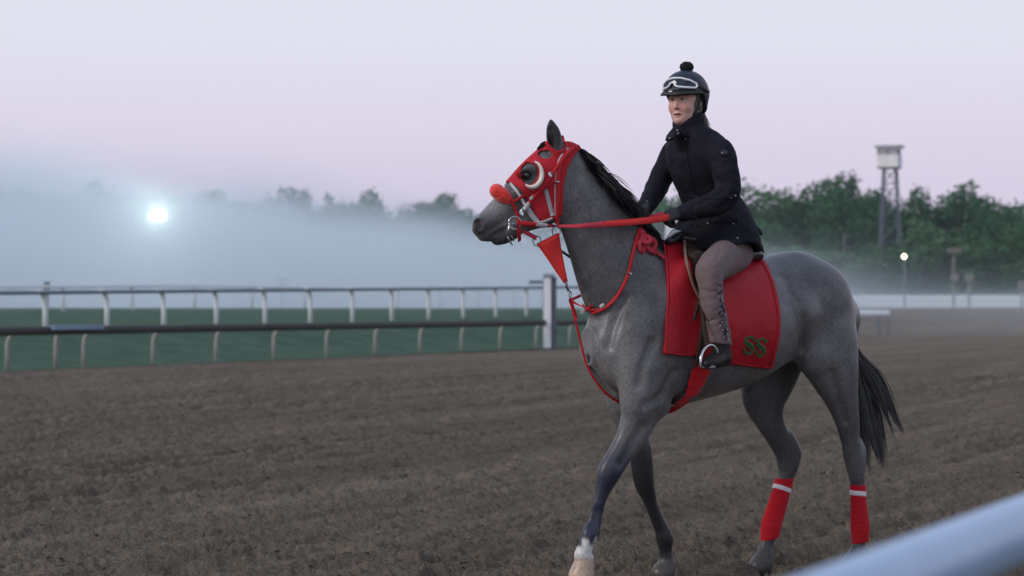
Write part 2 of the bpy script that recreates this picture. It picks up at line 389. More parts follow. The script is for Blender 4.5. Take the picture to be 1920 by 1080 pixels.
MB().box((0,0,2.75),(W_+.75,D_+.75,.16)).build('roof', M_roof, cab)
# ------------------------------------------------------------------ trees
def leaf_mat(name, c, c2):
    m = mat(name, c, .9, noise=(.30,.25), spec=.04, col2=c2); return m
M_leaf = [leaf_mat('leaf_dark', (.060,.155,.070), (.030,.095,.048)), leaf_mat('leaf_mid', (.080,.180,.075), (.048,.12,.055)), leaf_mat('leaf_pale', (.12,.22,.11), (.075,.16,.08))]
M_bark = mat('bark', (.10,.085,.07), .9, noise=(3,.3), bump=(14,.6,.03)); M_palebark = mat('pale_bark', (.30,.29,.27), .9, noise=(3,.3))
def leaf_cloud(rg, blobs, n, size):
    """n small leaf faces scattered through blobs [(c, rx, ry, rz)]"""
    vol = np.array([b[1]*b[3] for b in blobs]); pick = rg.choice(len(blobs), n, p=vol/vol.sum())
    C = np.array([b[0] for b in blobs])[pick]; R = np.array([b[1:] for b in blobs])[pick]
    d = rg.normal(size=(n,3)); d /= np.linalg.norm(d, axis=1)[:,None]
    rad = rg.uniform(.25, 1, n)**.45*(1+.16*rg.normal(size=n))
    c = C + d*R*rad[:,None]
    t1 = rg.normal(size=(n,3)); t1 /= np.linalg.norm(t1,axis=1)[:,None]
    nn = d+.7*rg.normal(size=(n,3)); t2 = np.cross(nn, t1); t2 /= np.linalg.norm(t2,axis=1)[:,None]+1e-9
    s = size*rg.uniform(.6,1.4,n)[:,None]
    V = np.stack([c-t1*s, c-t2*s*.6, c+t1*s, c+t2*s*.6], 1).reshape(-1,3)
    return V, np.arange(n*4).reshape(n,4)
def tree_meshes(seed, kind):
    """unit tree: 1 high, about .55 wide; returns trunk mesh and crown mesh data"""
    rg = np.random.default_rng(seed); rr = random.Random(seed)
    m = MB(); lean = rr.uniform(-.03,.03)
    tp = [Vector((0,0,-.02)), Vector((lean*.3,0,.2)), Vector((lean,.01,.45)), Vector((lean*1.5,0,.72)), Vector((lean*1.5,0,.9))]
    m.tube(tp, [.026,.020,.016,.009,.003], 7)
    blobs = [((lean*1.5,0,.80), .13,.13,.15)]
    for i in range(9):
        a = i*2.4+rr.uniform(-.4,.4); z0 = .30+.05*i; L = rr.uniform(.17,.27)*(1-.35*abs(z0-.5))
        e = Vector((math.cos(a)*L, math.sin(a)*L, z0+rr.uniform(.06,.16)))
        m.tube([Vector((lean*z0*1.6,0,z0)), Vector((e.x*.5,e.y*.5,z0+.03)), e], [.010,.007,.003], 5)
        s = rr.uniform(.10,.155)
        blobs.append((tuple(e), s, s, s*rr.uniform(.7,1.0)))
        if rr.random() < .6:
            blobs.append((tuple(e+Vector((rr.uniform(-.08,.08), rr.uniform(-.08,.08), rr.uniform(.06,.13)))), s*.7, s*.7, s*.6))
    if kind == 'low':
        for i in range(5):
            a = i*1.3; blobs.append(((math.cos(a)*.14, math.sin(a)*.14, .18+.03*i), .13,.13,.14))
    V, F = leaf_cloud(rg, blobs, 4200, .017)
    tm = bpy.data.meshes.new('trunk'); tm.from_pydata([tuple(v) for v in m.v], [], m.f)
    cm = bpy.data.meshes.new('crown'); cm.from_pydata(V.tolist(), [], F.tolist())
    return tm, cm
PROTO = {}
for i in range(4):
    for kd in ('tall','low'):
        tm, cm = tree_meshes(100+i*7+(3 if kd == 'low' else 0), kd)
        for j in range(3):
            for bk in (0,1):
                t2, c2 = tm.copy(), cm.copy(); t2.materials.append(M_palebark if bk else M_bark); c2.materials.append(M_leaf[j])
                PROTO[(i,kd,j,bk)] = (t2, c2)
def tree(u, vtop, Y, wpx, label, i=0, kd='tall', j=0, bk=0, group=None):
    b = P(u, vtop, Y); z = ground_z(b.x, Y); H = b.z-z
    r = empty('tree', (b.x, Y, z-.1), (0,0,rnd.uniform(0,6.28)), label=label, cat='tree', group=group)
    w = 1.5*wpx*Y/FPX/.55; w = max(w, H*.62); r.scale = (w, w, H/.93)
    t, c = PROTO[(i,kd,j,bk)]
    for nm, me in (('trunk', t), ('crown', c)):
        o = bpy.data.objects.new(nm, me); COL.objects.link(o); o.parent = r
GR = 'trees of the right hand wood'; GL = 'tree tops showing above the fog'
right = [
 (1402,343,325,110,'tall broad tree rising just behind the rider and saddle',1,'low',1,0),
 (1452,386,340,80,'lower tree filling the dip right of the rider',2,'low',0,0),
 (1482,370,335,80,'mid height tree over the horse croup',0,'low',0,0),
 (1532,343,330,95,'tallest pointed tree between rider and watch tower',3,'tall',0,0),
 (1578,372,322,70,'tree with pale forked trunk standing left of the watch tower',0,'tall',0,1),
 (1606,352,335,85,'dark tree just left of the watch tower, crown at cabin leg height',1,'low',0,0),
 (1634,360,330,70,'dark tree directly behind the watch tower left leg',2,'tall',0,1),
 (1672,378,335,85,'dark tree directly behind the watch tower',3,'low',0,0),
 (1706,362,330,80,'dark rounded tree touching the watch tower on its right',0,'low',0,0),
 (1745,398,340,70,'low tree in the gap right of the watch tower',2,'low',0,0),
 (1790,356,325,115,'broad tall tree above the utility pole',1,'low',0,0),
 (1818,372,332,80,'tall tree standing right of the utility pole top',3,'low',0,0),
 (1852,384,330,90,'tree between the utility pole and the right edge of the picture',0,'low',1,0),
 (1886,380,320,80,'next to last tree at the right edge of the wood',2,'low',0,0),
 (1925,398,318,100,'last tree cut by the right edge of the picture',1,'low',0,0),
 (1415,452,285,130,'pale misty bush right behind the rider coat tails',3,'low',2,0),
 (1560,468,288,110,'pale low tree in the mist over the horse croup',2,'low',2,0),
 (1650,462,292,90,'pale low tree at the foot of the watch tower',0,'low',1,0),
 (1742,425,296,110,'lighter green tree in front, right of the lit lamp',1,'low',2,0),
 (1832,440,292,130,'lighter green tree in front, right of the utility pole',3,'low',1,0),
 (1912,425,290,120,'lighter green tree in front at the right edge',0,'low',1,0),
 (1240,362,340,100,'tree seen between the rider arms above the white pillar',2,'low',1,0),
 ]
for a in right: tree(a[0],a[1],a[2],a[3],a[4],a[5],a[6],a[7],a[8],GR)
left = [
 (40,356,330,90,'faint leftmost tree top dissolving in the fog',0),(215,356,330,90,'faint tree top left of the floodlight',1),
 (300,362,335,80,'faint tree top straight above the floodlight',2),(375,362,340,70,'blurred tree top right of the floodlight',3),(450,376,345,70,'low blurred tree top between floodlight and twin tops',2),
 (500,370,350,55,'small tree top left of the twin tops',1),(548,366,350,48,'left one of the twin tree tops in the fog',0),(574,360,352,42,'right one of the twin tree tops in the fog',3),
 (622,382,355,55,'low tree top left of the round dark tree',1),(652,376,355,40,'narrow tree top beside the round dark tree',2),(703,363,330,78,'round dark green tree top standing clear of the fog',0),
 (752,384,345,60,'low tree top right of the round dark tree',3),(800,388,350,55,'low tree top left of the forked tree before the horse muzzle',1),(838,368,325,84,'wide forked tree top just in front of the horse muzzle',2),
 (885,398,350,70,'low tree top behind the horse muzzle',0)]
for q, a in enumerate(left): tree(a[0],a[1],a[2],a[3],a[4],a[5],'tall' if q in (13,) else 'low',0,0,GL)
# wood behind, one mass
def wood(name, u0, u1, Y, prof, n, label, seed, size):
    rg = np.random.default_rng(seed); bl = []
    for u in np.arange(u0, u1, 14):
        v = np.interp(u, [p[0] for p in prof], [p[1] for p in prof])+rg.uniform(0,16)
        top = P(u, v, Y)
        s = rg.uniform(2.2,3.6)
        z = top.z-s
        while z > 0:
            bl.append(((top.x+rg.uniform(-1,1), Y+rg.uniform(-5,14), z), s, s*1.4, s)); z -= s*1.25
    V, F = leaf_cloud(rg, bl, n, size)
    return np_mesh(name, V, F, M_leaf[0], smooth=False, label=label, cat='wood', kind='stuff')
wood('wood', 1190, 2040, 356, [(1190,385),(1400,368),(1450,395),(1530,372),(1600,372),(1700,380),(1738,404),(1790,378),(1860,395),(2040,410)], 42000, 'dense dark wood behind the right hand trees', 5, .42)
wood('wood', -120, 1190, 372, [(-120,360),(60,352),(300,366),(450,384),(650,390),(900,404),(1190,392)], 30000, 'far wood dissolving in the fog on the left', 6, .42)
# ------------------------------------------------------------------ fog and haze
def volume_box(name, lo, hi, label):
    c = [(a+b)/2 for a, b in zip(lo, hi)]; d = [b-a for a, b in zip(lo, hi)]
    m = bpy.data.materials.new(name); m.use_nodes = True; m.node_tree.nodes.clear()
    o = MB().box(c, d).build(name, m, label=label, cat=name.replace('_',' '), kind='stuff'); return o, m
fog, m = volume_box('fog_bank', (-150,72,-1.0), (110,322,24), 'bank of blue grey ground fog lying over the infield')
N, L = nt(m)
out = N.new('ShaderNodeOutputMaterial'); pv = N.new('ShaderNodeVolumePrincipled'); geo = N.new('ShaderNodeNewGeometry'); sx = N.new('ShaderNodeSeparateXYZ')
L.new(geo.outputs['Position'], sx.inputs[0])
def mth(op, a, b=None, c=None, clamp=False):
    n = N.new('ShaderNodeMath'); n.operation = op; n.use_clamp = clamp
    for i, x in enumerate((a,b,c)):
        if x is None: continue
        if isinstance(x, (int,float)): n.inputs[i].default_value = x
        else: L.new(x, n.inputs[i])
    return n.outputs[0]
def smap(x, a, b, c=0, d=1):
    n = N.new('ShaderNodeMapRange'); n.interpolation_type = 'SMOOTHSTEP'; L.new(x, n.inputs[0])
    for i, q in enumerate((a,b,c,d)): n.inputs[1+i].default_value = q
    return n.outputs[0]
no = N.new('ShaderNodeTexNoise'); no.inputs['Scale'].default_value = .055; no.inputs['Detail'].default_value = 4
mp = N.new('ShaderNodeMapping'); mp.inputs['Scale'].default_value = (1,.6,2.2); L.new(geo.outputs['Position'], mp.inputs[0]); L.new(mp.outputs[0], no.inputs['Vector'])
X_, Y_, Z_ = sx.outputs
H0 = mth('MINIMUM', mth('MAXIMUM', mth('MULTIPLY_ADD', X_, -.125, 6.4), 2.6), 11.2)            # fog top: high on the left, a thin layer on the right
Hn = mth('MULTIPLY', H0, mth('MULTIPLY_ADD', no.outputs['Fac'], 1.3, .40))
rel = mth('DIVIDE', Z_, Hn)
dz = smap(rel, 1.12, .62)
dens = mth('MULTIPLY', mth('MULTIPLY', dz, smap(Y_, 84, 175)), smap(X_, 34, -14, .0062, .052))
dens = mth('MULTIPLY', dens, smap(Y_, 322, 290))
L.new(dens, pv.inputs['Density']); pv.inputs['Color'].default_value = (.845,.935,1.0,1); pv.inputs['Anisotropy'].default_value = .2
L.new(pv.outputs[0], out.inputs['Volume'])
hz, m = volume_box('haze', (-430,-70,-1.5), (490,650,36), 'thin even morning haze filling the air')
N, L = nt(m)
out = N.new('ShaderNodeOutputMaterial'); pv = N.new('ShaderNodeVolumePrincipled'); pv.inputs['Density'].default_value = .00016
pv.inputs['Color'].default_value = (.88,.93,.99,1); L.new(pv.outputs[0], out.inputs['Volume'])
# ------------------------------------------------------------------ implicit surfaces
class SDF:
    def __init__(s, lo, hi, h):
        s.lo = np.array(lo, float); s.h = h; s.n = np.ceil((np.array(hi)-s.lo)/h).astype(int)+1
        s.D = np.full(tuple(s.n), .25, dtype=np.float32)
        s.ax = [s.lo[i]+h*np.arange(s.n[i]) for i in range(3)]
    def win(s, lo, hi):
        a = np.clip(np.floor((np.array(lo)-s.lo)/s.h).astype(int), 0, s.n); b = np.clip(np.ceil((np.array(hi)-s.lo)/s.h).astype(int)+1, 0, s.n)
        sl = tuple(slice(a[i], b[i]) for i in range(3))
        g = [s.ax[0][sl[0]][:,None,None].astype(np.float32), s.ax[1][sl[1]][None,:,None].astype(np.float32), s.ax[2][sl[2]][None,None,:].astype(np.float32)]
        return sl, g
    def put(s, sl, d, k, op='add'):
        D = s.D[sl]
        if op == 'add':
            if k <= 0: s.D[sl] = np.minimum(D, d); return
            h = np.clip(.5+.5*(d-D)/k, 0, 1); s.D[sl] = d*(1-h)+D*h-k*h*(1-h)
        else:
            d = -d
            if k <= 0: s.D[sl] = np.maximum(D, d); return
            h = np.clip(.5-.5*(d-D)/k, 0, 1); s.D[sl] = d*(1-h)+D*h+k*h*(1-h)
    def loft(s, nodes, k=.03, sub=6, side=(0,1,0), op='add'):
        """nodes: (pos3, r_inplane, r_side); smooth path of elliptical sections"""
        P_ = np.array([list(n[0])+[n[1], n[2]] for n in nodes], float); m = len(P_)
        if m > 2:
            out = []
            E = np.vstack([2*P_[0]-P_[1], P_, 2*P_[-1]-P_[-2]])
            for i in range(m-1):
                p0,p1,p2,p3 = E[i:i+4]
                for t in np.arange(sub)/sub:
                    out.append(.5*((2*p1)+(-p0+p2)*t+(2*p0-5*p1+4*p2-p3)*t*t+(-p0+3*p1-3*p2+p3)*t**3))
            out.append(P_[-1]); Q = np.array(out); Q[:,3:] = np.maximum(Q[:,3:], .002)
        else: Q = P_
        rmax = Q[:,3:].max()+max(k,.01)+.03
        lo = Q[:,:3].min(0)-rmax; hi = Q[:,:3].max(0)+rmax
        sl, g = s.win(lo, hi)
        if min(x.stop-x.start for x in sl) <= 0: return
        best = np.full(tuple(x.stop-x.start for x in sl), 9., dtype=np.float32)
        sd = np.array(side, float)
        for i in range(len(Q)-1):
            a, b = Q[i], Q[i+1]; ab = b[:3]-a[:3]; L2 = ab@ab+1e-12
            rr = max(a[3:].max(), b[3:].max())+max(k,.01)+.03
            l2 = np.minimum(a[:3], b[:3])-rr; h2 = np.maximum(a[:3], b[:3])+rr
            ss, gg = s.win(l2, h2)
            loc = tuple(slice(ss[q].start-sl[q].start, ss[q].stop-sl[q].start) for q in range(3))
            if min(x.stop-x.start for x in loc) <= 0: continue
            px, py, pz = gg[0]-a[0], gg[1]-a[1], gg[2]-a[2]
            t = np.clip((px*ab[0]+py*ab[1]+pz*ab[2])/L2, 0, 1)
            ox, oy, oz = px-t*ab[0], py-t*ab[1], pz-t*ab[2]
            sv = sd - ab*(sd@ab)/L2; sv /= np.linalg.norm(sv)+1e-9
            q = ox*sv[0]+oy*sv[1]+oz*sv[2]
            r2 = ox*ox+oy*oy+oz*oz-q*q
            ri = a[3]+(b[3]-a[3])*t; rs = a[4]+(b[4]-a[4])*t
            k0 = np.sqrt(np.maximum(r2,0)/(ri*ri)+q*q/(rs*rs))+1e-6
            k1 = np.sqrt(np.maximum(r2,0)/ri**4+q*q/rs**4)+1e-6
            d = k0*(k0-1)/k1
            best[loc] = np.minimum(best[loc], d)
        s.put(sl, best, k, op)
    def ell(s, c, r, k=.03, R=None, op='add'):
        """ellipsoid, R = 3x3 with the local axes as rows"""
        c = np.array(c, float); r = np.array(r, float); m = r.max()+k+.03
        sl, g = s.win(c-m, c+m)
        p = [g[i]-c[i] for i in range(3)]
        if R is not None: p = [p[0]*R[i][0]+p[1]*R[i][1]+p[2]*R[i][2] for i in range(3)]
        k0 = np.sqrt((p[0]/r[0])**2+(p[1]/r[1])**2+(p[2]/r[2])**2)+1e-6
        k1 = np.sqrt((p[0]/r[0]**2)**2+(p[1]/r[1]**2)**2+(p[2]/r[2]**2)**2)+1e-6
        s.put(sl, k0*(k0-1)/k1, k, op)
    def sample(s, Pt):
        f = (np.asarray(Pt, float)-s.lo)/s.h; i = np.clip(np.floor(f).astype(int), 0, s.n-2); f = np.clip(f-i, 0, 1)
        x, y, z = i.T; D = s.D; fx, fy, fz = f.T
        return ((D[x,y,z]*(1-fz)+D[x,y,z+1]*fz)*(1-fy)+(D[x,y+1,z]*(1-fz)+D[x,y+1,z+1]*fz)*fy)*(1-fx) + \
               ((D[x+1,y,z]*(1-fz)+D[x+1,y,z+1]*fz)*(1-fy)+(D[x+1,y+1,z]*(1-fz)+D[x+1,y+1,z+1]*fz)*fy)*fx
    def grad(s, Pt):
        e = s.h*1.5; Pt = np.asarray(Pt, float); G = np.stack([s.sample(Pt+np.eye(3)[i]*e)-s.sample(Pt-np.eye(3)[i]*e) for i in range(3)], -1)
        return G/(np.linalg.norm(G, axis=1)[:,None]+1e-9)
    def snap(s, Pt, off=0., it=4):
        Pt = np.array(Pt, float)
        for _ in range(it): Pt = Pt - s.grad(Pt)*(s.sample(Pt)-off)[:,None]*.9
        return Pt
    def mesh(s): return surface_nets(s.D, s.lo, s.h)
def surface_nets(D, lo, h):
    n = np.array(D.shape); neg = D < 0
    c = np.zeros(tuple(n-1), np.int8)
    for dx in (0,1):
        for dy in (0,1):
            for dz in (0,1): c += neg[dx:n[0]-1+dx, dy:n[1]-1+dy, dz:n[2]-1+dz]
    act = (c > 0)&(c < 8); idx = np.argwhere(act)
    vid = np.full(act.shape, -1, np.int32); vid[act] = np.arange(len(idx))
    acc = np.zeros((len(idx),3)); cnt = np.zeros(len(idx))
    cor = [(a,b,e) for a in (0,1) for b in (0,1) for e in (0,1)]
    val = {q: D[idx[:,0]+q[0], idx[:,1]+q[1], idx[:,2]+q[2]].astype(float) for q in cor}
    for q in cor:
        for ax in range(3):
            if q[ax] == 0:
                r = list(q); r[ax] = 1; r = tuple(r); a, b = val[q], val[r]; m = (a < 0) != (b < 0)
                t = np.where(m, a/np.where(m, a-b, 1), 0)
                p = np.tile(np.array(q, float), (len(idx),1)); p[:,ax] = t
                acc[m] += p[m]; cnt[m] += 1
    V = (idx+acc/cnt[:,None])*h+lo
    F = []
    for ax in range(3):
        a = [slice(1,-1)]*3; a[ax] = slice(0,-1); b = list(a); b[ax] = slice(1,None)
        na, nb_ = neg[tuple(a)], neg[tuple(b)]; e = np.argwhere(na != nb_)
        e1 = e.copy(); o1, o2 = [i for i in range(3) if i != ax]
        base = e.copy(); base[:,o1] += 1; base[:,o2] += 1
        flip = na[e[:,0],e[:,1],e[:,2]]
        def g(d1, d2):
            q = base.copy(); q[:,o1] -= d1; q[:,o2] -= d2; return vid[q[:,0],q[:,1],q[:,2]]
        Q = np.stack([g(1,1), g(0,1), g(0,0), g(1,0)], 1)
        sw = flip if ax != 1 else ~flip
        Q[~sw] = Q[~sw][:, ::-1]
        F.append(Q)
    F = np.concatenate(F); F = F[(F >= 0).all(1)]
    return V, F

# ------------------------------------------------------------------ the horse's own frame
YAW = math.radians(32); CX, CY = 1.094, 12.1
ca, sa = math.cos(YAW), math.sin(YAW)
def l2w(p): s, t, z = p; return Vector((CX-s*ca+t*sa, CY-s*sa-t*ca, z))
def w2l(w): x, y = w[0]-CX, w[1]-CY; return np.array([-x*ca-y*sa, x*sa-y*ca, w[2]])
MW = Matrix(((-ca, sa, 0, CX), (-sa, -ca, 0, CY), (0,0,1,0), (0,0,0,1)))        # horse local -> world (x forward, y left, z up)
def U(u, v, t=0.):
    """photo point on the horse's plane at sideways offset t, as horse local coordinates"""
    m = (u-960)/FPX
    s = (CX+t*sa-m*(CY-t*ca))/(ca-m*sa); Y = CY-s*sa-t*ca
    return np.array([s, t, HC+(HOR-v)/FPX*Y])
def PX(p):
    w = l2w(p); return (960+FPX*w.x/w.y, HOR-FPX*(w.z-HC)/w.y)
# head frame: turned a little away from the camera
HYAW = math.radians(14)
P0 = np.array(l2w(U(1066, 300, -.01)))
hh = np.array([-math.cos(HYAW), -math.sin(HYAW), 0]); hl = np.array([math.sin(HYAW), -math.cos(HYAW), 0])
HF = w2l(P0+hh)-w2l(P0); HL = w2l(P0+hl)-w2l(P0)                                # head forward / left in horse local
def UH(u, v, q=0.):
    """photo point on the head's mid plane shifted q to the head's left, horse local"""
    m = (u-960)/FPX; b = P0+hl*q
    s = (b[0]-m*b[1])/(m*hh[1]-hh[0]); Y = b[1]+s*hh[1]
    return w2l((m*Y, Y, HC+(HOR-v)/FPX*Y))

PEND = []
H = SDF((-1.02,-.42,-.03), (1.62,.42,2.34), .0072)
# trunk as a stack of egg shaped sections along the spine
TR = np.array([  # s, top, bottom, half width, top narrowing
 (.865,1.22,1.10,.05,.0),(.82,1.29,1.02,.11,.0),(.75,1.38,.945,.16,.1),(.66,1.47,.885,.195,.2),(.55,1.575,.862,.215,.40),(.43,1.652,.86,.238,.58),(.30,1.655,.868,.262,.58),
 (.13,1.605,.90,.285,.40),(-.03,1.575,.937,.295,.26),(-.17,1.592,.992,.288,.20),(-.30,1.622,1.060,.272,.22),(-.41,1.642,1.13,.258,.26),(-.53,1.612,1.16,.228,.3),(-.64,1.535,1.16,.185,.3),(-.72,1.44,1.17,.13,.2),(-.77,1.37,1.19,.08,.1)])[::-1]
def trunk():
    sl, g = H.win((-.86,-.40,.80),(.96,.40,1.74)); x = H.ax[0][sl[0]]
    def f(c):
        v = np.interp(x, TR[:,0], TR[:,c]); w = np.array([.06,.12,.2,.24,.2,.12,.06]); v = np.convolve(np.pad(v, 9, mode='edge'), np.ones(19)/19, 'valid'); return v[:,None,None].astype(np.float32)
    top, bot, hw, tp = f(1), f(2), f(3), f(4)
    cz = bot+(top-bot)*.48; zn = g[2]-cz
    hh_ = np.where(zn > 0, top-cz, cz-bot); zr = zn/hh_
    w = hw*(1-tp*np.clip(zr,0,1)**2*.62)
    k0 = np.sqrt((g[1]/w)**2+zr**2)+1e-6; k1 = np.sqrt((g[1]/w**2)**2+(zr/hh_)**2)+1e-6
    d = k0*(k0-1)/k1
    ends = np.maximum(g[0]-.86, -.76-g[0]); d = np.maximum(d, ends)
    H.put(sl, d.astype(np.float32), .03)
trunk()
def leg(nodes, k=.04, sub=5):
    H.loft([(U(u,v,t), a, b) for u,v,t,a,b in nodes], k, sub)
# neck: root to poll
def neck_nodes():
    n = [(1208,585,.0,.275,.16),(1170,520,.0,.255,.118),(1131,448,-.002,.205,.090),(1096,389,-.006,.160,.078),(1070,342,-.010,.122,.072)]
    return [(U(u,v,t), a, b) for u,v,t,a,b in n]
H.loft(neck_nodes(), .07, 6)
H.ell(U(1195,640,.09), (.16,.10,.20), .08); H.ell(U(1195,640,-.09), (.16,.10,.20), .08)      # shoulders
H.ell(U(1158,668,.075), (.092,.085,.135), .07); H.ell(U(1158,668,-.075), (.092,.085,.135), .07)   # breast muscles
# near fore
leg([(1215,640,.15,.16,.085),(1205,700,.17,.135,.085),(1203,745,.175,.118,.078),(1199,780,.166,.098,.066),(1182,822,.156,.076,.055),(1160,856,.148,.062,.049),(1143,884,.142,.060,.050),(1135,905,.140,.047,.042),(1128,926,.139,.035,.031),(1120,955,.137,.031,.026),(1114,982,.135,.034,.029),(1107,1002,.133,.045,.038),(1099,1022,.131,.036,.033),(1092,1041,.129,.040,.040)])
H.ell(U(1232,762,.165), (.07,.055,.055), .05)                                              # elbow point
# off fore
leg([(1190,660,-.15,.14,.085),(1172,735,-.16,.105,.08),(1184,795,-.15,.080,.062),(1200,845,-.14,.062,.05),(1205,885,-.136,.057,.047),(1209,910,-.135,.050,.043),(1216,930,-.134,.039,.033),(1223,950,-.133,.034,.028),(1233,975,-.132,.035,.028),(1241,993,-.131,.038,.031),(1246,1010,-.130,.046,.037),(1248,1034,-.130,.032,.03),(1250,1054,-.130,.038,.038)])
# near hind
leg([(1524,565,.10,.19,.13),(1543,625,.13,.195,.12),(1560,685,.145,.152,.098),(1575,735,.148,.102,.074),(1587,780,.142,.073,.056),(1594,822,.136,.054,.044),(1600,852,.132,.058,.043),(1604,876,.131,.051,.040),(1608,905,.130,.040,.033),(1609,945,.129,.031,.027),(1612,978,.128,.034,.030),(1614,996,.128,.040,.036),(1610,1020,.128,.033,.03),(1606,1038,.128,.037,.037)])
H.loft([(U(1612,828,.132),.016,.014),(U(1615,848,.131),.026,.022),(U(1613,872,.130),.02,.02)], .03)
H.ell(U(1527,668,.165), (.085,.06,.085), .07)                                             # stifle
# off hind
leg([(1478,590,-.10,.17,.12),(1462,655,-.13,.16,.11),(1443,705,-.145,.155,.095),(1433,742,-.148,.130,.075),(1440,778,-.145,.090,.058),(1457,815,-.14,.068,.048),(1472,843,-.136,.066,.045),(1476,868,-.134,.056,.042),(1474,892,-.133,.045,.036),(1464,925,-.131,.035,.029),(1453,965,-.130,.035,.029),(1446,994,-.130,.042,.036),(1438,1018,-.129,.033,.031),(1434,1036,-.128,.038,.038)])
H.loft([(U(1480,815,-.138),.02,.016),(U(1492,848,-.134),.032,.024),(U(1487,876,-.133),.022,.02)], .035)
# hooves: flared cones, toes forward
def hoof(p, toe, ground):
    p = np.array(p); top = p.copy(); bot = p+np.array([toe,0,0]); bot[2] = ground+.012
    H.loft([(top,.044,.042),((top+bot)/2,.054,.052),(bot,.062,.060)], .012, 4)
    sl, g = H.win(bot-.16, bot+np.array([.16,.16,.0])); H.put(sl, (g[2]-ground)*np.ones(tuple(x.stop-x.start for x in sl), np.float32), .006, 'sub') if ground > .005 else None
nf = U(1097,1050,.129); hoof(nf, .022, nf[2]-.088)
of = U(1250,1062,-.130); hoof(of, .028, 0.004)
nh = U(1604,1043,.128); hoof(nh, .03, 0.004)
oh = U(1434,1042,-.128); hoof(oh, .03, 0.004)
# muscle relief
for sg in (1,-1):
    H.ell(U(1300,600,.27*sg if sg>0 else -.27), (.01,.01,.01), .01) if False else None
for sg in (1,-1):
    a = U(1232,560,.0); a[1] = .19*sg; H.ell(a, (.07,.035,.19), .06, R=np.array([[.90,0,.44],[0,1,0],[-.44,0,.90]]))       # shoulder blade
    a = U(1228,685,.0); a[1] = .185*sg; H.ell(a, (.12,.05,.13), .09)                                                       # triceps
    a = U(1448,585,.0); a[1] = .225*sg; H.ell(a, (.06,.05,.06), .07)                                                      # point of hip
    a = U(1508,545,.0); a[1] = .12*sg; H.ell(a, (.13,.09,.10), .10)                                                      # croup muscle
# groove between flank and thigh, shoulder/neck groove
H.loft([(U(1215,480,.185),.02,.02),(U(1195,555,.225),.024,.022),(U(1165,620,.235),.02,.02)], .045, 4, op='sub')
H.loft([(U(1108,672,.0),.012,.014),(U(1122,705,.0),.018,.02),(U(1142,738,.0),.018,.02)], .03, 4, op='sub')                     # breast groove
for a in ([(1262,700),(1240,742),(1212,760)], [(1205,800),(1180,845),(1165,870)], [(1225,640),(1205,690),(1200,720)], [(1170,560),(1150,610),(1140,650)], [(1560,700),(1572,745),(1585,790)], [(1472,520),(1490,560),(1503,605),(1502,650),(1496,684)],[(1496,566),(1507,610),(1505,655)], [(1118,960),(1114,985)], [(1604,915),(1606,960)]):
    w_ = [(u,v) for u,v in a]; PEND.append(w_)
# ---- head
def hloft(nodes, k=.03, **kw): H.loft([(UH(u,v,q), a, b) for u,v,q,a,b in nodes], k, 6, side=HL, **kw)
hloft([(1062,302,0,.085,.064),(1040,310,0,.100,.080),(1010,336,0,.100,.092),(984,359,0,.090,.080),(956,382,0,.073,.058),(929,402,0,.059,.050),(909,419,0,.048,.053),(902,428,0,.043,.050)], .04)
for q in (.038,-.038):
    hloft([(1032,380,q,.096,.038),(1010,398,q,.075,.036),(984,415,q*.85,.052,.032),(958,432,q*.6,.036,.026)], .035)           # jaw bones
    hloft([(1020,340,q*1.9,.03,.022),(985,352,q*1.75,.022,.018),(955,372,q*1.25,.018,.015)], .03)                            # cheek ridge
    hloft([(1002,318,q*2.15,.024,.018),(986,320,q*2.16,.014,.012),(974,324,q*2.0,.010,.010)], .02)                                                    # brow
    H.ell(UH(897,421,q*1.15), (.032,.016,.034), .02)                                                                        # nostril flare
hloft([(962,434,0,.036,.034),(946,444,0,.034,.036),(932,449,0,.028,.034)], .018)                                              # chin and lower lip
hloft([(905,444,0,.020,.036),(914,447,0,.014,.032)], .015)                                                                  # upper lip tip
hloft([(908,440,0,.028,.040),(922,434,0,.026,.040),(944,422,0,.030,.042)], .012)
hloft([(915,447,0,.014,.034),(922,445,0,.016,.034),(934,441,0,.022,.034)], .008)
for q in (.048,-.048):
    hloft([(917,457,q*.75,.009,.018),(924,445,q*.95,.009,.018),(938,433,q*1.02,.008,.016),(958,425,q*1.1,.006,.014)], .006, op='sub')                                       # mouth slit
for q in (.058,-.058):
    hloft([(897,417,q,.018,.020),(899,426,q,.015,.020)], .008, op='sub')                                                    # nostril
    H.ell(UH(986,329,q*1.64), (.026,.013,.022), .012, op='sub')                                                             # eye socket
# ears
for q, du in ((.052,0),(-.052,0)):
    hloft([(1044,284,q,.036,.030),(1040,264,q*1.1,.038,.026),(1037,248,q*1.15,.034,.021),(1034,234,q*1.15,.020,.012),(1033,224,q*1.12,.004,.004)], .012)
    hloft([(1033,272,q*1.35,.016,.020),(1033,258,q*1.6,.022,.018),(1032,242,q*1.5,.013,.011)], .008, op='sub')

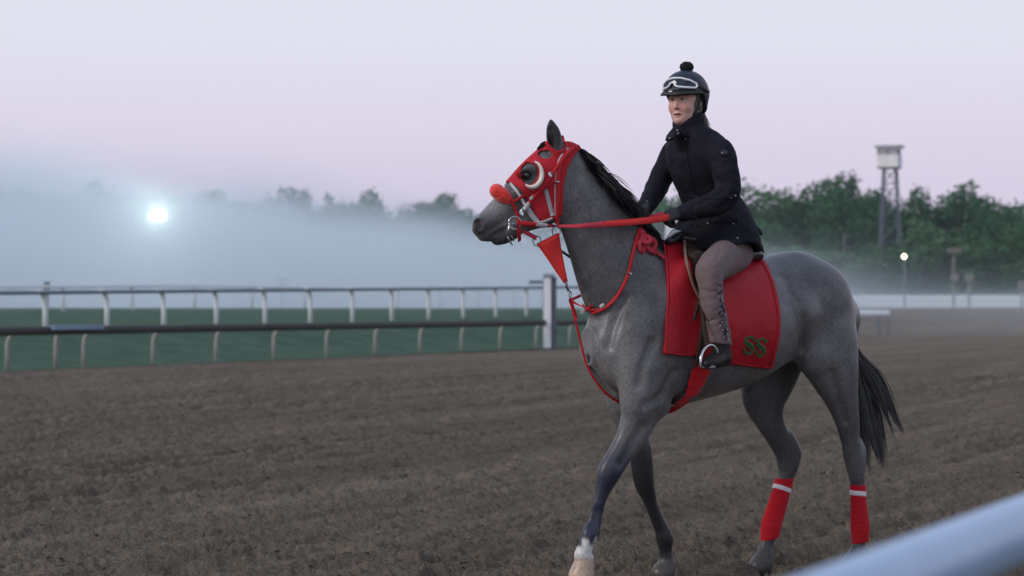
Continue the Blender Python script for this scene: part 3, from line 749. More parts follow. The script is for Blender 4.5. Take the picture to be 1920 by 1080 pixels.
# ------------------------------------------------------------------ casting photo points on the horse
CAM_L = w2l((0,0,HC))
def cast(pts, off=.0, F=None):
    """photo points -> points on the surface F (offset outwards) and outward normals, horse local"""
    F = F or H; pts = np.asarray(pts, float); W = np.stack([(pts[:,0]-960)/FPX, np.ones(len(pts)), (HOR-pts[:,1])/FPX], 1)
    d = np.stack([-W[:,0]*ca-W[:,1]*sa, W[:,0]*sa-W[:,1]*ca, W[:,2]], 1)
    t = np.full(len(pts), 10.2); bt = t.copy(); bd = np.full(len(pts), 9.)
    for _ in range(160):
        p = CAM_L+d*t[:,None]; inside = ((p > F.lo)&(p < F.lo+F.h*(F.n-1))).all(1)
        D = np.where(inside, F.sample(p), .08)-off
        up = inside&(D < bd-1e-5); bd = np.where(up, D, bd); bt = np.where(up, t, bt)
        t = np.where(bd < .002, t, t+np.clip(D, .003, .08)*.8)
        t = np.minimum(t, 14.2)
    p = CAM_L+d*bt[:,None]
    p = F.snap(p, off, 3)
    return p, F.grad(p)
def dense(pts, step=5):
    pts = [np.array(p, float) for p in pts]; E = [2*pts[0]-pts[1]]+pts+[2*pts[-1]-pts[-2]]; out = []
    for i in range(len(pts)-1):
        p0,p1,p2,p3 = E[i:i+4]; n = max(2, int(np.linalg.norm(p2[:2]-p1[:2])/step))
        for t in np.arange(n)/n: out.append(.5*((2*p1)+(-p0+p2)*t+(2*p0-5*p1+4*p2-p3)*t*t+(-p0+3*p1-3*p2+p3)*t**3))
    out.append(pts[-1]); return np.array(out)
def dense_p(A, n=8):
    A = [np.array(a, float) for a in A]; E = [2*A[0]-A[1]]+A+[2*A[-1]-A[-2]]; out = []
    for i in range(len(A)-1):
        p0,p1,p2,p3 = E[i:i+4]
        for t in np.arange(n)/n: out.append(.5*((2*p1)+(-p0+p2)*t+(2*p0-5*p1+4*p2-p3)*t*t+(-p0+3*p1-3*p2+p3)*t**3))
    out.append(A[-1]); return np.array(out)
def ribbon_vf(P_, Nn, w, th, V, F):
    """box section band along P_ with normals Nn"""
    n = len(P_); T = np.gradient(P_, axis=0); T /= np.linalg.norm(T, axis=1)[:,None]+1e-9
    S = np.cross(Nn, T); S /= np.linalg.norm(S, axis=1)[:,None]+1e-9
    w = np.broadcast_to(np.asarray(w, float), (n,)); b = len(V)
    for i in range(n):
        c, s_, nn = P_[i], S[i]*w[i]/2, Nn[i]*th
        for q in (c-s_, c-s_*.92+nn, c+s_*.92+nn, c+s_): V.append(q)
    for i in range(n-1):
        for k in range(4): F.append([b+i*4+k, b+i*4+(k+1)%4, b+(i+1)*4+(k+1)%4, b+(i+1)*4+k])
    F.append([b,b+1,b+2,b+3]); F.append([b+(n-1)*4+k for k in (3,2,1,0)])
def sm(A, k=2):
    A = np.array(A)
    for _ in range(k):
        B = A.copy(); B[1:-1] = (A[:-2]+2*A[1:-1]+A[2:])/4; A = B
    return A
def strap(name, pts, w, mat_, parent, off=.004, th=.004, both=False, mirror=None, F=None):
    """flat strap lying on the horse along photo points (near side), optionally mirrored to the far side"""
    q = dense(pts); p, n = cast(q, off, F); p = sm(p, 3); n = sm(n, 3); n /= np.linalg.norm(n, axis=1)[:,None]
    V, Fc = [], []; ribbon_vf(p, n, w, th, V, Fc)
    if mirror is not None:
        p2, n2 = mirror(p), mirror(p+n)-mirror(p); V2, F2 = [], []; ribbon_vf(p2[::-1], n2[::-1], w, th, V2, F2); mesh_obj(name, V2, F2, mat_, parent, True)
    return mesh_obj(name, V, Fc, mat_, parent, True)
P0L = w2l(P0)
def hmirror(p):                                             # across the head's mid plane
    q = (p-P0L)@HL; return p-2*q[:,None]*HL[None]
def bmirror(p): p = np.array(p); p[:,1] *= -1; return p
def free_strap(name, pts, w, mat_, parent, nrm=None, th=.004, step=5):
    """strap hanging free: (u, v, depth-offset t) photo points on plane t"""
    q = dense(pts, step); p = np.array([U(*x) for x in q]); nr = np.array([nrm if nrm is not None else (-.3,.95,.1)]*len(p), float)
    V, Fc = [], []; ribbon_vf(p, nr, w, th, V, Fc); return mesh_obj(name, V, Fc, mat_, parent, True)
# shallow grooves between muscles, on both sides
for w_ in PEND:
    pp = cast(dense(w_, 10), .004)[0]
    H.loft([(p, .012, .012) for p in pp], .034, 2, op='sub')
    if np.abs(pp[:,1]).min() > .02: H.loft([(p*np.array([1,-1,1]), .012, .012) for p in pp], .034, 2, op='sub') if w_[0][1] < 780 else None
HV, HFc = H.mesh()
def coat_colour(V):
    """coat colours: grey roan, dark points, one white pastern, plus painted light and shade"""
    n = len(V); base = np.array([.128,.124,.126]); C = np.tile(base, (n,1))
    x, y, z = V.T
    d1 = fbm(x*9+y*7, z*9-y*5, 3, 3)
    C *= (1+.55*(d1-.5))[:,None]
    d2 = fbm(x*3.1+5, z*3.3+y*3, 3, 23); C *= (1+.95*(d2-.5))[:,None]
    C *= (1+.35*(fbm(x*22+y*9, z*20-y*14, 2, 33)-.5))[:,None]
    sp_ = fbm(x*70+3*y, z*60+y*40, 2, 13); C *= (1+.22*(sp_-.5))[:,None]
    def blend(w, col): C[:] = C*(1-w)[:,None]+np.array(col)*w[:,None]
    # distance to leg lines picks the limb
    def limb(nodes):
        Q = np.array([U(*q) for q in nodes]); return np.min(np.linalg.norm(V[:,None,:]-Q[None], axis=2), axis=1) if n < 1 else None
    s_nf = (x > .45)&(y > .03)&(z < .80); s_of = (x > .25)&(y < -.03)&(z < .85)
    s_h = (x < .25)&(z < .85)
    blend(sstep(.76,.50,z)*s_nf*.95, (.030,.033,.055)); blend(sstep(.82,.55,z)*s_of*.96, (.016,.016,.018))
    blend(sstep(.95,.35,z)*s_h*.62, (.046,.045,.048))
    kn = sstep(.10,.0,np.abs(z-.51))*s_nf; blend(kn*.6, (.012,.014,.026))
    wz = .235+.07*(fbm(x*40,y*40+z*30,2,5)-.5)
    blend(sstep(wz+.012,wz-.012,z)*s_nf, (.56,.54,.52))
    # hooves
    nfc = nf[2]+.012
    blend(sstep(nfc+.008,nfc-.008,z)*s_nf, (.42,.30,.23))
    blend(sstep(nfc-.045,nfc-.06,z)*s_nf*.9, (.50,.36,.27))
    lo = (z < .2)
    blend(sstep(.100,.088,z)*(~s_nf)*lo, (.075,.066,.058))
    # muzzle
    nose = UH(893,428); dn = np.linalg.norm(V-nose, axis=1); blend(sstep(.15,.04,dn)*.5, (.055,.055,.06))
    chin = UH(940,452); dc = np.linalg.norm(V-chin, axis=1); blend(sstep(.09,.03,dc)*.75, (.035,.035,.038))
    for q in (.062,-.062):
        dp = np.linalg.norm(V-UH(898,421,q), axis=1); blend(sstep(.026,.014,dp)*.85, (.26,.085,.08))
    face = UH(925,385); blend(sstep(.12,.02,np.linalg.norm(V-face, axis=1))*.7, (.30,.295,.295)); blend(sstep(.09,.02,np.linalg.norm(V-UH(955,395,.05), axis=1))*.5, (.21,.205,.205))
    eye = UH(986,329,.09); blend(sstep(.07,.03,np.linalg.norm(V-eye, axis=1))*.7, (.03,.03,.032))
    # ears dark inside
    for q in (.07,-.07):
        e = UH(1031,252,q); blend(sstep(.085,.045,np.linalg.norm((V-e-np.array([0,0,.01]))*np.array([1,1,.62]), axis=1))*.92, (.016,.016,.018))
    # dark roots of the mane along the crest of the neck
    cr = np.array([U(u,v,0) for u,v in ((1088,284),(1106,302),(1126,328),(1146,355),(1166,382),(1186,408),(1204,428))])
    dcr = np.min(np.linalg.norm((V[:,None,:]-cr[None])*np.array([1,.9,1]), axis=2), axis=1); blend(sstep(.085,.045,dcr)*.9, (.014,.014,.016))
    # painted shade: dark belly, groin; painted light: paler breast and upper forearm
    blend(sstep(.30,.12,np.linalg.norm((V-U(1150,700,.05))*np.array([1.,.8,.9]), axis=1))*.38, (.22,.215,.21))
    fa = U(1190,745,.23); blend(sstep(.12,.02,np.linalg.norm(V-fa, axis=1))*.35, (.24,.235,.24))
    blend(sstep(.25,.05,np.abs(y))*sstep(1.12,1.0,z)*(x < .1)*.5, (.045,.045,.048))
    return np.clip(C, .004, 1)
M_coat = bpy.data.materials.new('horse_coat'); M_coat.use_nodes = True; N, L = nt(M_coat); b = N['Principled BSDF']
at = N.new('ShaderNodeVertexColor'); at.layer_name = 'tint'
t = N.new('ShaderNodeTexCoord'); mpn = N.new('ShaderNodeMapping'); mpn.inputs['Scale'].default_value = (120,120,70); L.new(t.outputs['Object'], mpn.inputs[0])
n1 = N.new('ShaderNodeTexNoise'); n1.inputs['Scale'].default_value = 1; n1.inputs['Detail'].default_value = 4; L.new(mpn.outputs[0], n1.inputs['Vector'])
mr = N.new('ShaderNodeMapRange'); mr.inputs[1].default_value = .3; mr.inputs[2].default_value = .7; mr.inputs[3].default_value = .72; mr.inputs[4].default_value = 1.32; L.new(n1.outputs['Fac'], mr.inputs[0])
mu = N.new('ShaderNodeVectorMath'); mu.operation = 'SCALE'; L.new(at.outputs['Color'], mu.inputs[0]); L.new(mr.outputs[0], mu.inputs['Scale'])
L.new(mu.outputs[0], b.inputs['Base Color']); b.inputs['Roughness'].default_value = .36; b.inputs['Specular IOR Level'].default_value = .30
b.inputs['Sheen Weight'].default_value = .05; b.inputs['Sheen Roughness'].default_value = .4
bp = N.new('ShaderNodeBump'); bp.inputs['Strength'].default_value = .12; bp.inputs['Distance'].default_value = .002; L.new(n1.outputs['Fac'], bp.inputs['Height']); L.new(bp.outputs[0], b.inputs['Normal'])
horse = empty('horse', label='grey racehorse walking left in red hood and blanket', cat='horse'); horse.matrix_world = MW
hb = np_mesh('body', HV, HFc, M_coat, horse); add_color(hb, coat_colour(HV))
# eye
M_eye = mat('horse_eye', (.008,.006,.006), .06, spec=.8)
for q in (.080,-.080):
    c = UH(987,329,q); MB().ball(c, .0175, 16, 10).build('eye', M_eye, horse, True)
def poly_sd(x, y, poly):
    """signed distance to polygon, arrays"""
    x = np.asarray(x, float); y = np.asarray(y, float); d = np.full(x.shape, 1e9); s = np.ones(x.shape); n = len(poly)
    for i in range(n):
        ax, ay = poly[i]; bx, by = poly[i-1]; ex, ey = bx-ax, by-ay; wx, wy = x-ax, y-ay
        t = np.clip((wx*ex+wy*ey)/(ex*ex+ey*ey), 0, 1); d = np.minimum(d, (wx-ex*t)**2+(wy-ey*t)**2)
        c1 = y >= ay; c2 = y < by; c3 = ex*wy > ey*wx
        s = np.where((c1&c2&c3)|(~c1&~c2&~c3), -s, s)
    return s*np.sqrt(d)
def shell(lo, hi, h, off, th, plan, F=None):
    """cloth lying at height off over the horse, cut by the plan function(points)->signed distance"""
    F = F or H; lo = np.array(lo); n = np.ceil((np.array(hi)-lo)/h).astype(int)
    g = np.stack(np.meshgrid(*[lo[i]+h*np.arange(n[i]) for i in range(3)], indexing='ij'), -1).reshape(-1,3)
    D = F.sample(g); off_ = off(g) if callable(off) else off
    d = np.maximum(np.abs(D-off_)-th, plan(g))
    # rounded edge
    return surface_nets(d.reshape(tuple(n)).astype(np.float32), lo, h)
# ------------------------------------------------------------------ cloth and leather
def cloth(name, c, c2=None, rough=.75, sc=260, bs=.25, sheen=.2, nz=(6,.3)):
    return mat(name, c, rough, noise=nz, bump=(sc,bs,.002), sheen=sheen*.15, spec=.22, col2=c2 or tuple(x*.72 for x in c))
M_red = cloth('red_nylon', (.50,.018,.028), (.40,.012,.022)); M_redstrap = cloth('red_strap', (.56,.022,.026), (.45,.015,.022), .6, 400)
M_redbright = cloth('bright_red_rubber', (.70,.035,.03), (.60,.025,.022), .5, 900, .5); M_redcloth = mat('red_blanket', (.44,.008,.020), .45, noise=(5,.35), col2=(.34,.005,.013), bump=(14,.45,.02), spec=.25)
M_redpink = cloth('faded_red_strap', (.52,.05,.075), (.44,.03,.05)); M_redfuzz = cloth('red_fleece', (.60,.012,.02), (.42,.006,.012), .95, 120, 1.0, .5, (60,.3))
M_trim = cloth('white_binding', (.62,.60,.62), (.5,.48,.5)); M_trimg = cloth('grey_binding', (.46,.44,.46), (.36,.35,.37))
M_chrome = mat('bit_steel', (.62,.62,.63), .22, metal=1); M_dsteel = mat('dull_steel', (.25,.25,.27), .35, metal=1)
M_green = cloth('green_applique', (.035,.115,.045), (.02,.075,.03), .8)
M_brown = mat('brown_leather', (.050,.030,.020), .5, noise=(9,.3), col2=(.024,.015,.010), bump=(60,.4,.003), spec=.2); M_tan = mat('tan_piping', (.26,.17,.11), .55, noise=(20,.3)); M_blackl = mat('black_leather', (.018,.020,.026), .28, noise=(8,.3), bump=(150,.2,.002)); M_cup = mat('eye_cup_plastic', (.70,.66,.59), .4, noise=(8,.3), col2=(.72,.68,.60))
def hempty(name, **k):
    o = empty(name, **k); o.matrix_world = MW; return o
def torus(c, R, r, nrm, n=22, m=7, arc=(0,360), sx=1.0, up=(0,0,1)):
    nrm = np.array(nrm, float); nrm /= np.linalg.norm(nrm); a = np.cross(nrm, up); a /= np.linalg.norm(a); b = np.cross(nrm, a)
    pts = [np.array(c)+a*math.cos(math.radians(q))*R*sx+b*math.sin(math.radians(q))*R for q in np.linspace(arc[0], arc[1], n)]
    return pts
# ---- hood with blinker cup
hood = hempty('blinker_hood', label='red racing hood with white eye cup on the horse head', cat='hood')
def hplane(g):                                               # points -> photo-like plan coordinates on the head plane
    q = (g-P0L)@HL; p = g-q[:,None]*HL[None]; a = (p-P0L)@(HF); return a, p[:,2], q
def hplan_poly(px): return [(lambda w: (float((w-P0L)@HF), float(w[2])))(UH(u,v,0)) for u,v in px]
hp = hplan_poly([(1022,262),(1004,284),(990,296),(970,312),(944,338),(955,344),(968,359),(978,373),(988,389),(999,408),(1009,418),(1034,411),(1047,404),(1048,350),(1055,318),(1070,292),(1090,276),(1070,252),(1040,252)])
eye_c = hplan_poly([(983,326)])[0]; ear_c = hplan_poly([(1038,258)])[0]; win_c = hplan_poly([(1016,291)])[0]; slot = hplan_poly([(988,377),(1003,412),(1009,416),(1013,414),(1003,388)])
gap1 = hplan_poly([(1012,414),(1020,412),(1012,384),(1006,372),(1000,380)])
def hood_plan(g):
    a, z, q = hplane(g); d = poly_sd(a, z, hp)
    e = (np.sqrt(((a-eye_c[0])/.040)**2+((z-eye_c[1])/.054)**2)-1)*.042; e = np.where(np.abs(q) > .025, e, 1)
    ea = (np.sqrt(((a-ear_c[0])/.050)**2+((z-ear_c[1])/.066)**2)-1)*.05; ea = np.where(np.abs(q) > .02, ea, 1)
    wi = (np.sqrt(((a-win_c[0])/.030)**2+((z-win_c[1])/.020)**2)-1)*.02; wi = np.where(np.abs(q) > .02, wi, 1)
    return np.maximum.reduce([d, -e, -ea, -wi])
b0 = np.min([UH(940,250,.16),UH(1095,250,.16),UH(940,425,-.16),UH(1095,425,-.16),UH(940,250,-.16),UH(1095,425,.16)], 0); b1 = np.max([UH(940,250,.16),UH(1095,250,.16),UH(940,425,-.16),UH(1095,425,-.16),UH(940,250,-.16),UH(1095,425,.16)], 0)
V, F_ = shell(b0-.02, b1+.02, .0045, .007, .004, hood_plan)
np_mesh('hood_cloth', V, F_, M_red, hood)
for pts, w, m_ in (([(956,343),(968,357),(978,372),(984,384)], .014, M_trim), ([(987,388),(996,402),(1008,417)], .026, M_trimg), ([(1023,355),(1029,378),(1036,404)], .021, M_trimg), ([(1006,418),(1020,416),(1036,409)], .012, M_trim), ([(1041,345),(1041,375),(1041,405)], .007, M_trim), ([(1066,277),(1052,292),(1044,312),(1042,340)], .008, M_trim)):
    strap('trim', pts, w, m_, hood, .010, .003, mirror=hmirror)
# half round eye cup standing off the cloth behind the eye
for sg in (1,-1):
    Vc, Fc = [], []; n = 26
    ring = []
    for i, a in enumerate(np.linspace(-58, 118, n)):
        a = math.radians(a); rx, rz = .046, .060
        # a=0 points backwards (towards the ears), 90 down
        ring.append((-math.cos(a)*rx, -math.sin(a)*rz))
    cen = UH(984,326,0)
    for i, (da, dz) in enumerate(ring):
        base = cen+HF*da+np.array([0,0,dz]); f = 1-.25*abs(i/(n-1)-.5)*2; tp = math.sin(math.pi*min(max(i/(n-1),.02),.98))**.6
        for rad, qh in ((1.0,.0),(1.04,.020*f),(1.04+.22*tp,.024*f),(1.06+.40*tp,.002)):
            p = cen+HF*da*rad+np.array([0,0,dz*rad]); pr = np.array([p+HL*.16*sg])
            # drop sideways on to the head
            ps = pr.copy()
            for _ in range(40): ps = ps-HL*sg*np.clip((H.sample(ps)-.012)[:,None], -.01, .02)*.8
            Vc.append(ps[0]+HL*sg*qh)
    for i in range(n-1):
        for k in range(3): Fc.append([i*4+k, i*4+k+1, (i+1)*4+k+1, (i+1)*4+k])
    o = mesh_obj('eye_cup', Vc, Fc, M_cup, hood, True); md = o.modifiers.new('thick', 'SOLIDIFY'); md.thickness = .003; md.offset = 0
# ---- bridle
br = hempty('bridle', label='red bridle with white buckles, steel bit and reins on the horse', cat='bridle')
strap('crown_strap', [(1086,274),(1070,280),(1055,300),(1047,325),(1046,360),(1045,400),(1045,420)], .020, M_redstrap, br, .014, .004, mirror=hmirror)
strap('cheek_strap', [(1078,274),(1060,292),(1040,320),(1020,348),(1002,370),(985,389),(976,402)], .019, M_redstrap, br, .015, .004, mirror=hmirror)
strap('keeper', [(993,380),(982,393)], .020, M_trim, br, .020, .003, mirror=hmirror)
strap('keeper', [(1000,368),(994,374)], .014, M_trim, br, .020, .003, mirror=hmirror)
strap('buckle', [(984,391),(976,402)], .026, M_chrome, br, .018, .002, mirror=hmirror)
strap('buckle', [(1034,324),(1030,330)], .024, M_chrome, br, .019, .002, mirror=hmirror)
strap('buckle', [(1040,341),(1050,341)], .006, M_chrome, br, .019, .002, mirror=hmirror)
strap('noseband', [(944,356),(956,372),(964,386),(971,404),(973,420)], .016, M_redstrap, br, .008, .004, mirror=hmirror)
strap('noseband', [(962,378),(972,374),(983,366)], .014, M_redstrap, br, .009, .004, mirror=hmirror)
strap('jaw_strap', [(971,418),(990,420),(1008,421)], .024, M_redstrap, br, .010, .004, mirror=hmirror)
strap('jaw_strap', [(1006,421),(1016,422),(1026,423)], .020, M_trim, br, .013, .003, mirror=hmirror)
strap('jaw_strap', [(1025,423),(1036,423),(1046,424)], .014, M_redpink, br, .012, .004, mirror=hmirror)
strap('chin_strap', [(971,424),(973,440),(976,455)], .017, M_redstrap, br, .014, .005)
q = dense_p([UH(976,430,.045), UH(990,438,.04), UH(1006,447,.03)]); V, Fc = [], []; ribbon_vf(q, np.tile(HL+np.array([0,0,.2]), (len(q),1)), .022, .005, V, Fc); mesh_obj('chin_strap', V, Fc, M_redpink, br, True)
# fleece roll on the noseband: a ruffled pom of short tufts
c = UH(938,363,.052); rg = np.random.default_rng(4)
S_ = SDF(c-.11, c+.11, .004)
ax = UH(931,358,.05); bx = UH(960,379,.05)
S_.loft([(ax,.034,.034),((ax*.6+bx*.4),.036,.036),(ax*.25+bx*.75,.026,.026),(bx,.013,.013)], .01, 6)
V, F_ = S_.mesh(); nn = S_.grad(V); V = V+nn*((fbm(V[:,0]*260+V[:,1]*120, V[:,2]*260, 2, 8)-.5)*.006)[:,None]
np_mesh('fleece_roll', V, F_, mat('orange_red_fleece', (.92,.045,.030), .95, noise=(120,.3), col2=(.80,.03,.02), bump=(300,.8,.004), sheen=.6), br)
# bit: ring, cheek bar, mouthpiece
bc = UH(965,418,.066)
MB().tube(torus(bc, .030, .0028, HL, 26, 7), .0036, 8).build('bit_ring', M_chrome, br, True)
MB().tube([UH(956,414,.07), UH(954,428,.072), UH(949,441,.072)], [.004,.0045,.006], 8).build('bit_bar', M_chrome, br, True)
MB().tube([UH(962,420,.066), UH(962,421,0), UH(962,420,-.066)], .006, 8).build('mouthpiece', M_chrome, br, True)
MB().tube([UH(952,442,.068), UH(954,450,.066), UH(961,460,.064)], [.004,.005,.003], 7).tube([UH(958,440,.068), UH(963,452,.066)], .0035, 7).build('curb_hook', M_dsteel, br, True)
# rings under the jaw
RING1 = UH(1043,434,.05); RING2 = UH(1007,452,.03)
for rc in (RING1, RING2): MB().tube(torus(rc, .024, .003, HL*.9+HF*.2, 24, 7, sx=.8), .003, 7).build('ring', M_dsteel, br, True)
# reins: near and far
def rein(name, A, m_, w, th=.005, tw=(0,.9,.35)):
    q = dense_p(A); nr = np.tile(np.array(tw, float)/np.linalg.norm(tw), (len(q),1)); V, Fc = [], []; ribbon_vf(q, nr, w, th, V, Fc); return mesh_obj(name, V, Fc, m_, br, True)
R0 = UH(1045,424,.07); ra = U(1090,424,.145); rm = U(1130,421,.150)
rein('rein', [R0, ra, rm], M_redpink, np.linspace(.018,.030,17))
rein('rein_grip', [rm+np.array([0,.001,.001]), U(1180,417,.155), U(1225,412,.150), U(1262,406,.145)], M_redbright, np.linspace(.031,.036,25))
rein('rein_grip', [U(1262,402,.13), U(1240,402,.10), U(1215,410,.05), U(1195,418,-.02)], M_redpink, .026, tw=(0,.8,.6))
rein('rein', [UH(1045,424,-.07), U(1100,420,-.12), U(1150,418,-.12), U(1200,408,-.08)], M_redpink, .024)
rein('rein', [U(1262,410,.150), U(1254,408,.06), U(1225,405,-.02), U(1206,402,-.06)], M_redstrap, .02, tw=(0,.6,.8))
# ---- martingale
mg = hempty('martingale', label='red martingale with triangular bib and neck strap on the horse chest', cat='martingale')
tA, tB, tC, tD = UH(1007,459,.03), UH(1048,438,.055), U(1064,528,.03), U(1057,531,.03)
Vb, Fb = [], []; n = 14
for i in range(n):
    f = i/(n-1)
    for j in range(6):
        g = j/5; p = (tA*(1-g)+tB*g)*(1-f)+(tD*(1-g)+tC*g)*f; p = p+HL*.010*math.sin(f*5+g*3)*(1-f); Vb.append(p)
for i in range(n-1):
    for j in range(5): Fb.append([i*6+j, i*6+j+1, (i+1)*6+j+1, (i+1)*6+j])
o = mesh_obj('bib', Vb, Fb, M_redbright, mg, True); md = o.modifiers.new('thick','SOLIDIFY'); md.thickness = .004
MB().tube([tA, tB], .006, 8).build('bib_hem', M_redstrap, mg, True)
MB().tube([U(1060,530,.03), U(1063,538,.03), U(1066,546,.03)], [.006,.004,.006], 8).tube(torus(U(1062,535,.03), .012, .003, (-.3,.95,0), 16, 6, sx=.6), .0025, 6).tube(torus(U(1069,552,.03), .015, .003, (-.3,.95,0), 16, 6, sx=.55), .0028, 6).build('snap_hook', M_dsteel, mg, True)
strap('neck_strap', [(1090,574),(1108,582),(1128,580),(1148,566),(1168,538),(1180,505),(1188,470),(1196,440),(1203,425)], .016, M_redstrap, mg, .006, .006, mirror=bmirror)
strap('neck_strap', [(1110,588),(1128,582),(1150,566),(1170,534),(1179,512)], .012, M_redstrap, mg, .011, .006)
strap('keeper', [(1125,576),(1133,571)], .018, M_trim, mg, .014, .004)
strap('buckle', [(1176,511),(1184,514)], .010, M_chrome, mg, .013, .003)
free_strap('neck_strap', [(1067,560,.03),(1078,569,.05),(1092,575,.09)], .016, M_redstrap, mg)
free_strap('neck_strap', [(1069,562,.02),(1078,559,-.01),(1088,554,-.05)], .014, M_redpink, mg)
free_strap('far_strap', [(1050,470,-.02),(1060,476,-.06),(1068,482,-.09)], .014, M_brown, mg)
free_strap('chest_strap', [(1068,562,.03),(1075,590,.035),(1083,620,.04),(1091,655,.045),(1098,680,.05),(1110,705,.055),(1130,732,.06),(1150,748,.06),(1170,758,.06)], .013, M_redstrap, mg, th=.005)
free_strap('chest_strap', [(1068,562,.035),(1074,580,.04),(1080,598,.045)], .022, M_redstrap, mg, th=.006)
# knotted yoke in front of the withers: looped rubber strap
def loop(c, R, w, nr, sx=1., arc=(0,330)):
    pts = np.array(torus(c, R, 0, nr, 26, sx=sx, arc=arc)); ctr = pts.mean(0); N_ = (pts-ctr); N_ /= np.linalg.norm(N_, axis=1)[:,None]; V, Fc = [], []; ribbon_vf(pts, N_, w, .006, V, Fc); return V, Fc
for (u, v, R, rr_, nr, sx, o_) in ((1203,462,.027,.0115,(-.35,.9,.15),.62,.006), (1221,458,.027,.0125,(.25,.95,.15),.82,.012), (1205,440,.024,.0115,(-.2,.9,.3),.5,.004), (1212,449,.020,.012,(.3,.75,.55),1.1,.020)):
    c_ = cast([(u,v)], o_)[0][0]; MB().tube([Vector(p) for p in torus(c_, R, 0, nr, 26, sx=sx)], rr_, 10).build('knot_loop', M_redpink, mg, True)
MB().tube([Vector(p) for p in cast(dense([(1205,432),(1210,450),(1216,466),(1228,474)], 6), .012)[0]], .013, 10).build('knot_core', M_redpink, mg, True)
strap('yoke_tail', [(1222,466),(1234,475),(1246,484)], .020, M_redpink, mg, .012, .005)
# ---- saddle cloth
sc_ = hempty('saddle_cloth', label='red saddle blanket with green SS letters under the saddle', cat='blanket')
fe, _ = cast([(1243,452),(1248,490),(1251,540),(1249,600),(1247,640),(1243,664)], .01); be, _ = cast([(1300,668),(1330,676),(1370,684),(1410,689),(1447,693)], .01); re, _ = cast([(1455,662),(1461,630),(1462,590),(1455,545),(1444,512),(1430,488)], .01)
def front_s(z): return np.interp(z, fe[::-1,2], fe[::-1,0])
poly = [(p[0], p[2]) for p in list(fe)+list(be)+list(re)]
poly = [(poly[0][0]+.02, 1.9)] + poly + [(poly[-1][0]-.02, 1.9)]
def cl_plan(g): return np.maximum(poly_sd(g[:,0], g[:,2], poly), 0.7-g[:,2])
def cl_off(g): return .011+.006*np.sin(g[:,0]*34+g[:,2]*7)*np.clip((1.40-g[:,2])*2.6, 0, 1)
V, F_ = shell((-.50,-.40,.90), (.72,.40,1.74), .0065, cl_off, .0085, cl_plan)
np_mesh('blanket', V, F_, M_redcloth, sc_)
M_bind = cloth('red_binding', (.50,.014,.026), (.42,.010,.02))
def edge(pts, w=.010): strap('binding', pts, w, M_bind, sc_, .0215, .002)
edge([(1246,456),(1251,500),(1253,545),(1251,600),(1249,640),(1246,660)]); edge([(1373,681),(1410,686),(1444,690)]); edge([(1446,690),(1453,660),(1459,625),(1459,590),(1453,550),(1443,515),(1430,492)], .012); edge([(1246,661),(1270,664),(1298,666)])
# letters, stitched on
def letter(x0, y0, sc, sl):
    S = [(9,-11),(6,-14.5),(0,-15.5),(-6,-14),(-9,-9.5),(-7.5,-4.5),(-1,-1.2),(6,2.2),(9.5,7),(8,12),(2,15),(-4,15),(-8,12.5),(-9.5,9)]
    pt = [(x0+x*sc*.76+y*sl, y0+y*sc*1.04) for x, y in S]; return pt
for x0, y0 in ((1405,648),(1427,652)):
    for w, off, m_ in ((.025,.0235,mat('pale_green_edge', (.13,.17,.07), .8)), (.0185,.0252,M_green)):
        q = dense(letter(x0, y0, 1.0, -.10), 2); p, n_ = cast(q, off); n_ = sm(n_, 8); n_ /= np.linalg.norm(n_, axis=1)[:,None]; ww = np.interp(np.linspace(0,1,len(p)), [0,.12,.3,.5,.7,.88,1], [.6,.45,.75,1.25,.75,.45,.6])*w
        V, Fc = [], []; ribbon_vf(sm(p,1), n_, ww, .0012, V, Fc)
        b0_ = letter(x0, y0, 1.0, -.10)
        for e, dy in ((0,1),(-1,-1)):                        # serifs
            qs = dense([(b0_[e][0]+(1.5 if e==0 else -1.5), b0_[e][1]-4.5), (b0_[e][0]+(1.5 if e==0 else -1.5), b0_[e][1]+4.5)], 2); p2, n2 = cast(qs, off); ribbon_vf(p2, n2, w*.45, .0012, V, Fc)
        mesh_obj('letter', V, Fc, m_, sc_, False)
# ---- girth
gi = hempty('girth', label='red fleece girth strap under the horse belly', cat='girth')
gs = H
ga, _ = cast([(1318,680),(1313,700),(1305,720),(1296,738)], .02)
path = list(ga)
bot = np.array([ga[-1][0]-.01, 0, .80]); 
arc = []
for a in np.linspace(0, 1, 9)[1:]:
    p = np.array([[ga[-1][0], ga[-1][1]*(1-a), .845]]); arc.append(H.snap(p, .02)[0])
half = np.array(path+arc); full = np.vstack([half, bmirror(half[:-1])[::-1]])
ff = dense_p(list(full), 4); nn = H.grad(ff); V, Fc = [], []
nl = len(ff); ww = .105*(1+.12*np.sin(np.linspace(0,30,nl)))
Tn = np.gradient(ff, axis=0); Tn /= np.linalg.norm(Tn, axis=1)[:,None]; Sd = np.cross(nn, Tn)
prof_ = np.linspace(-1, 1, 9)
for i in range(nl):
    for q in prof_: V.append(ff[i]+Sd[i]*q*ww[i]/2+nn[i]*(.016*(1-q*q)+.004*math.sin(i*1.7+q*2)))
for i in range(nl-1):
    for k in range(8): Fc.append([i*9+k, i*9+k+1, (i+1)*9+k+1, (i+1)*9+k])
mesh_obj('girth_sleeve', V, Fc, M_redfuzz, gi, True)
strap('girth_strap', [(1322,575),(1318,620),(1312,660),(1306,690)], .035, M_brown, gi, .026, .005)
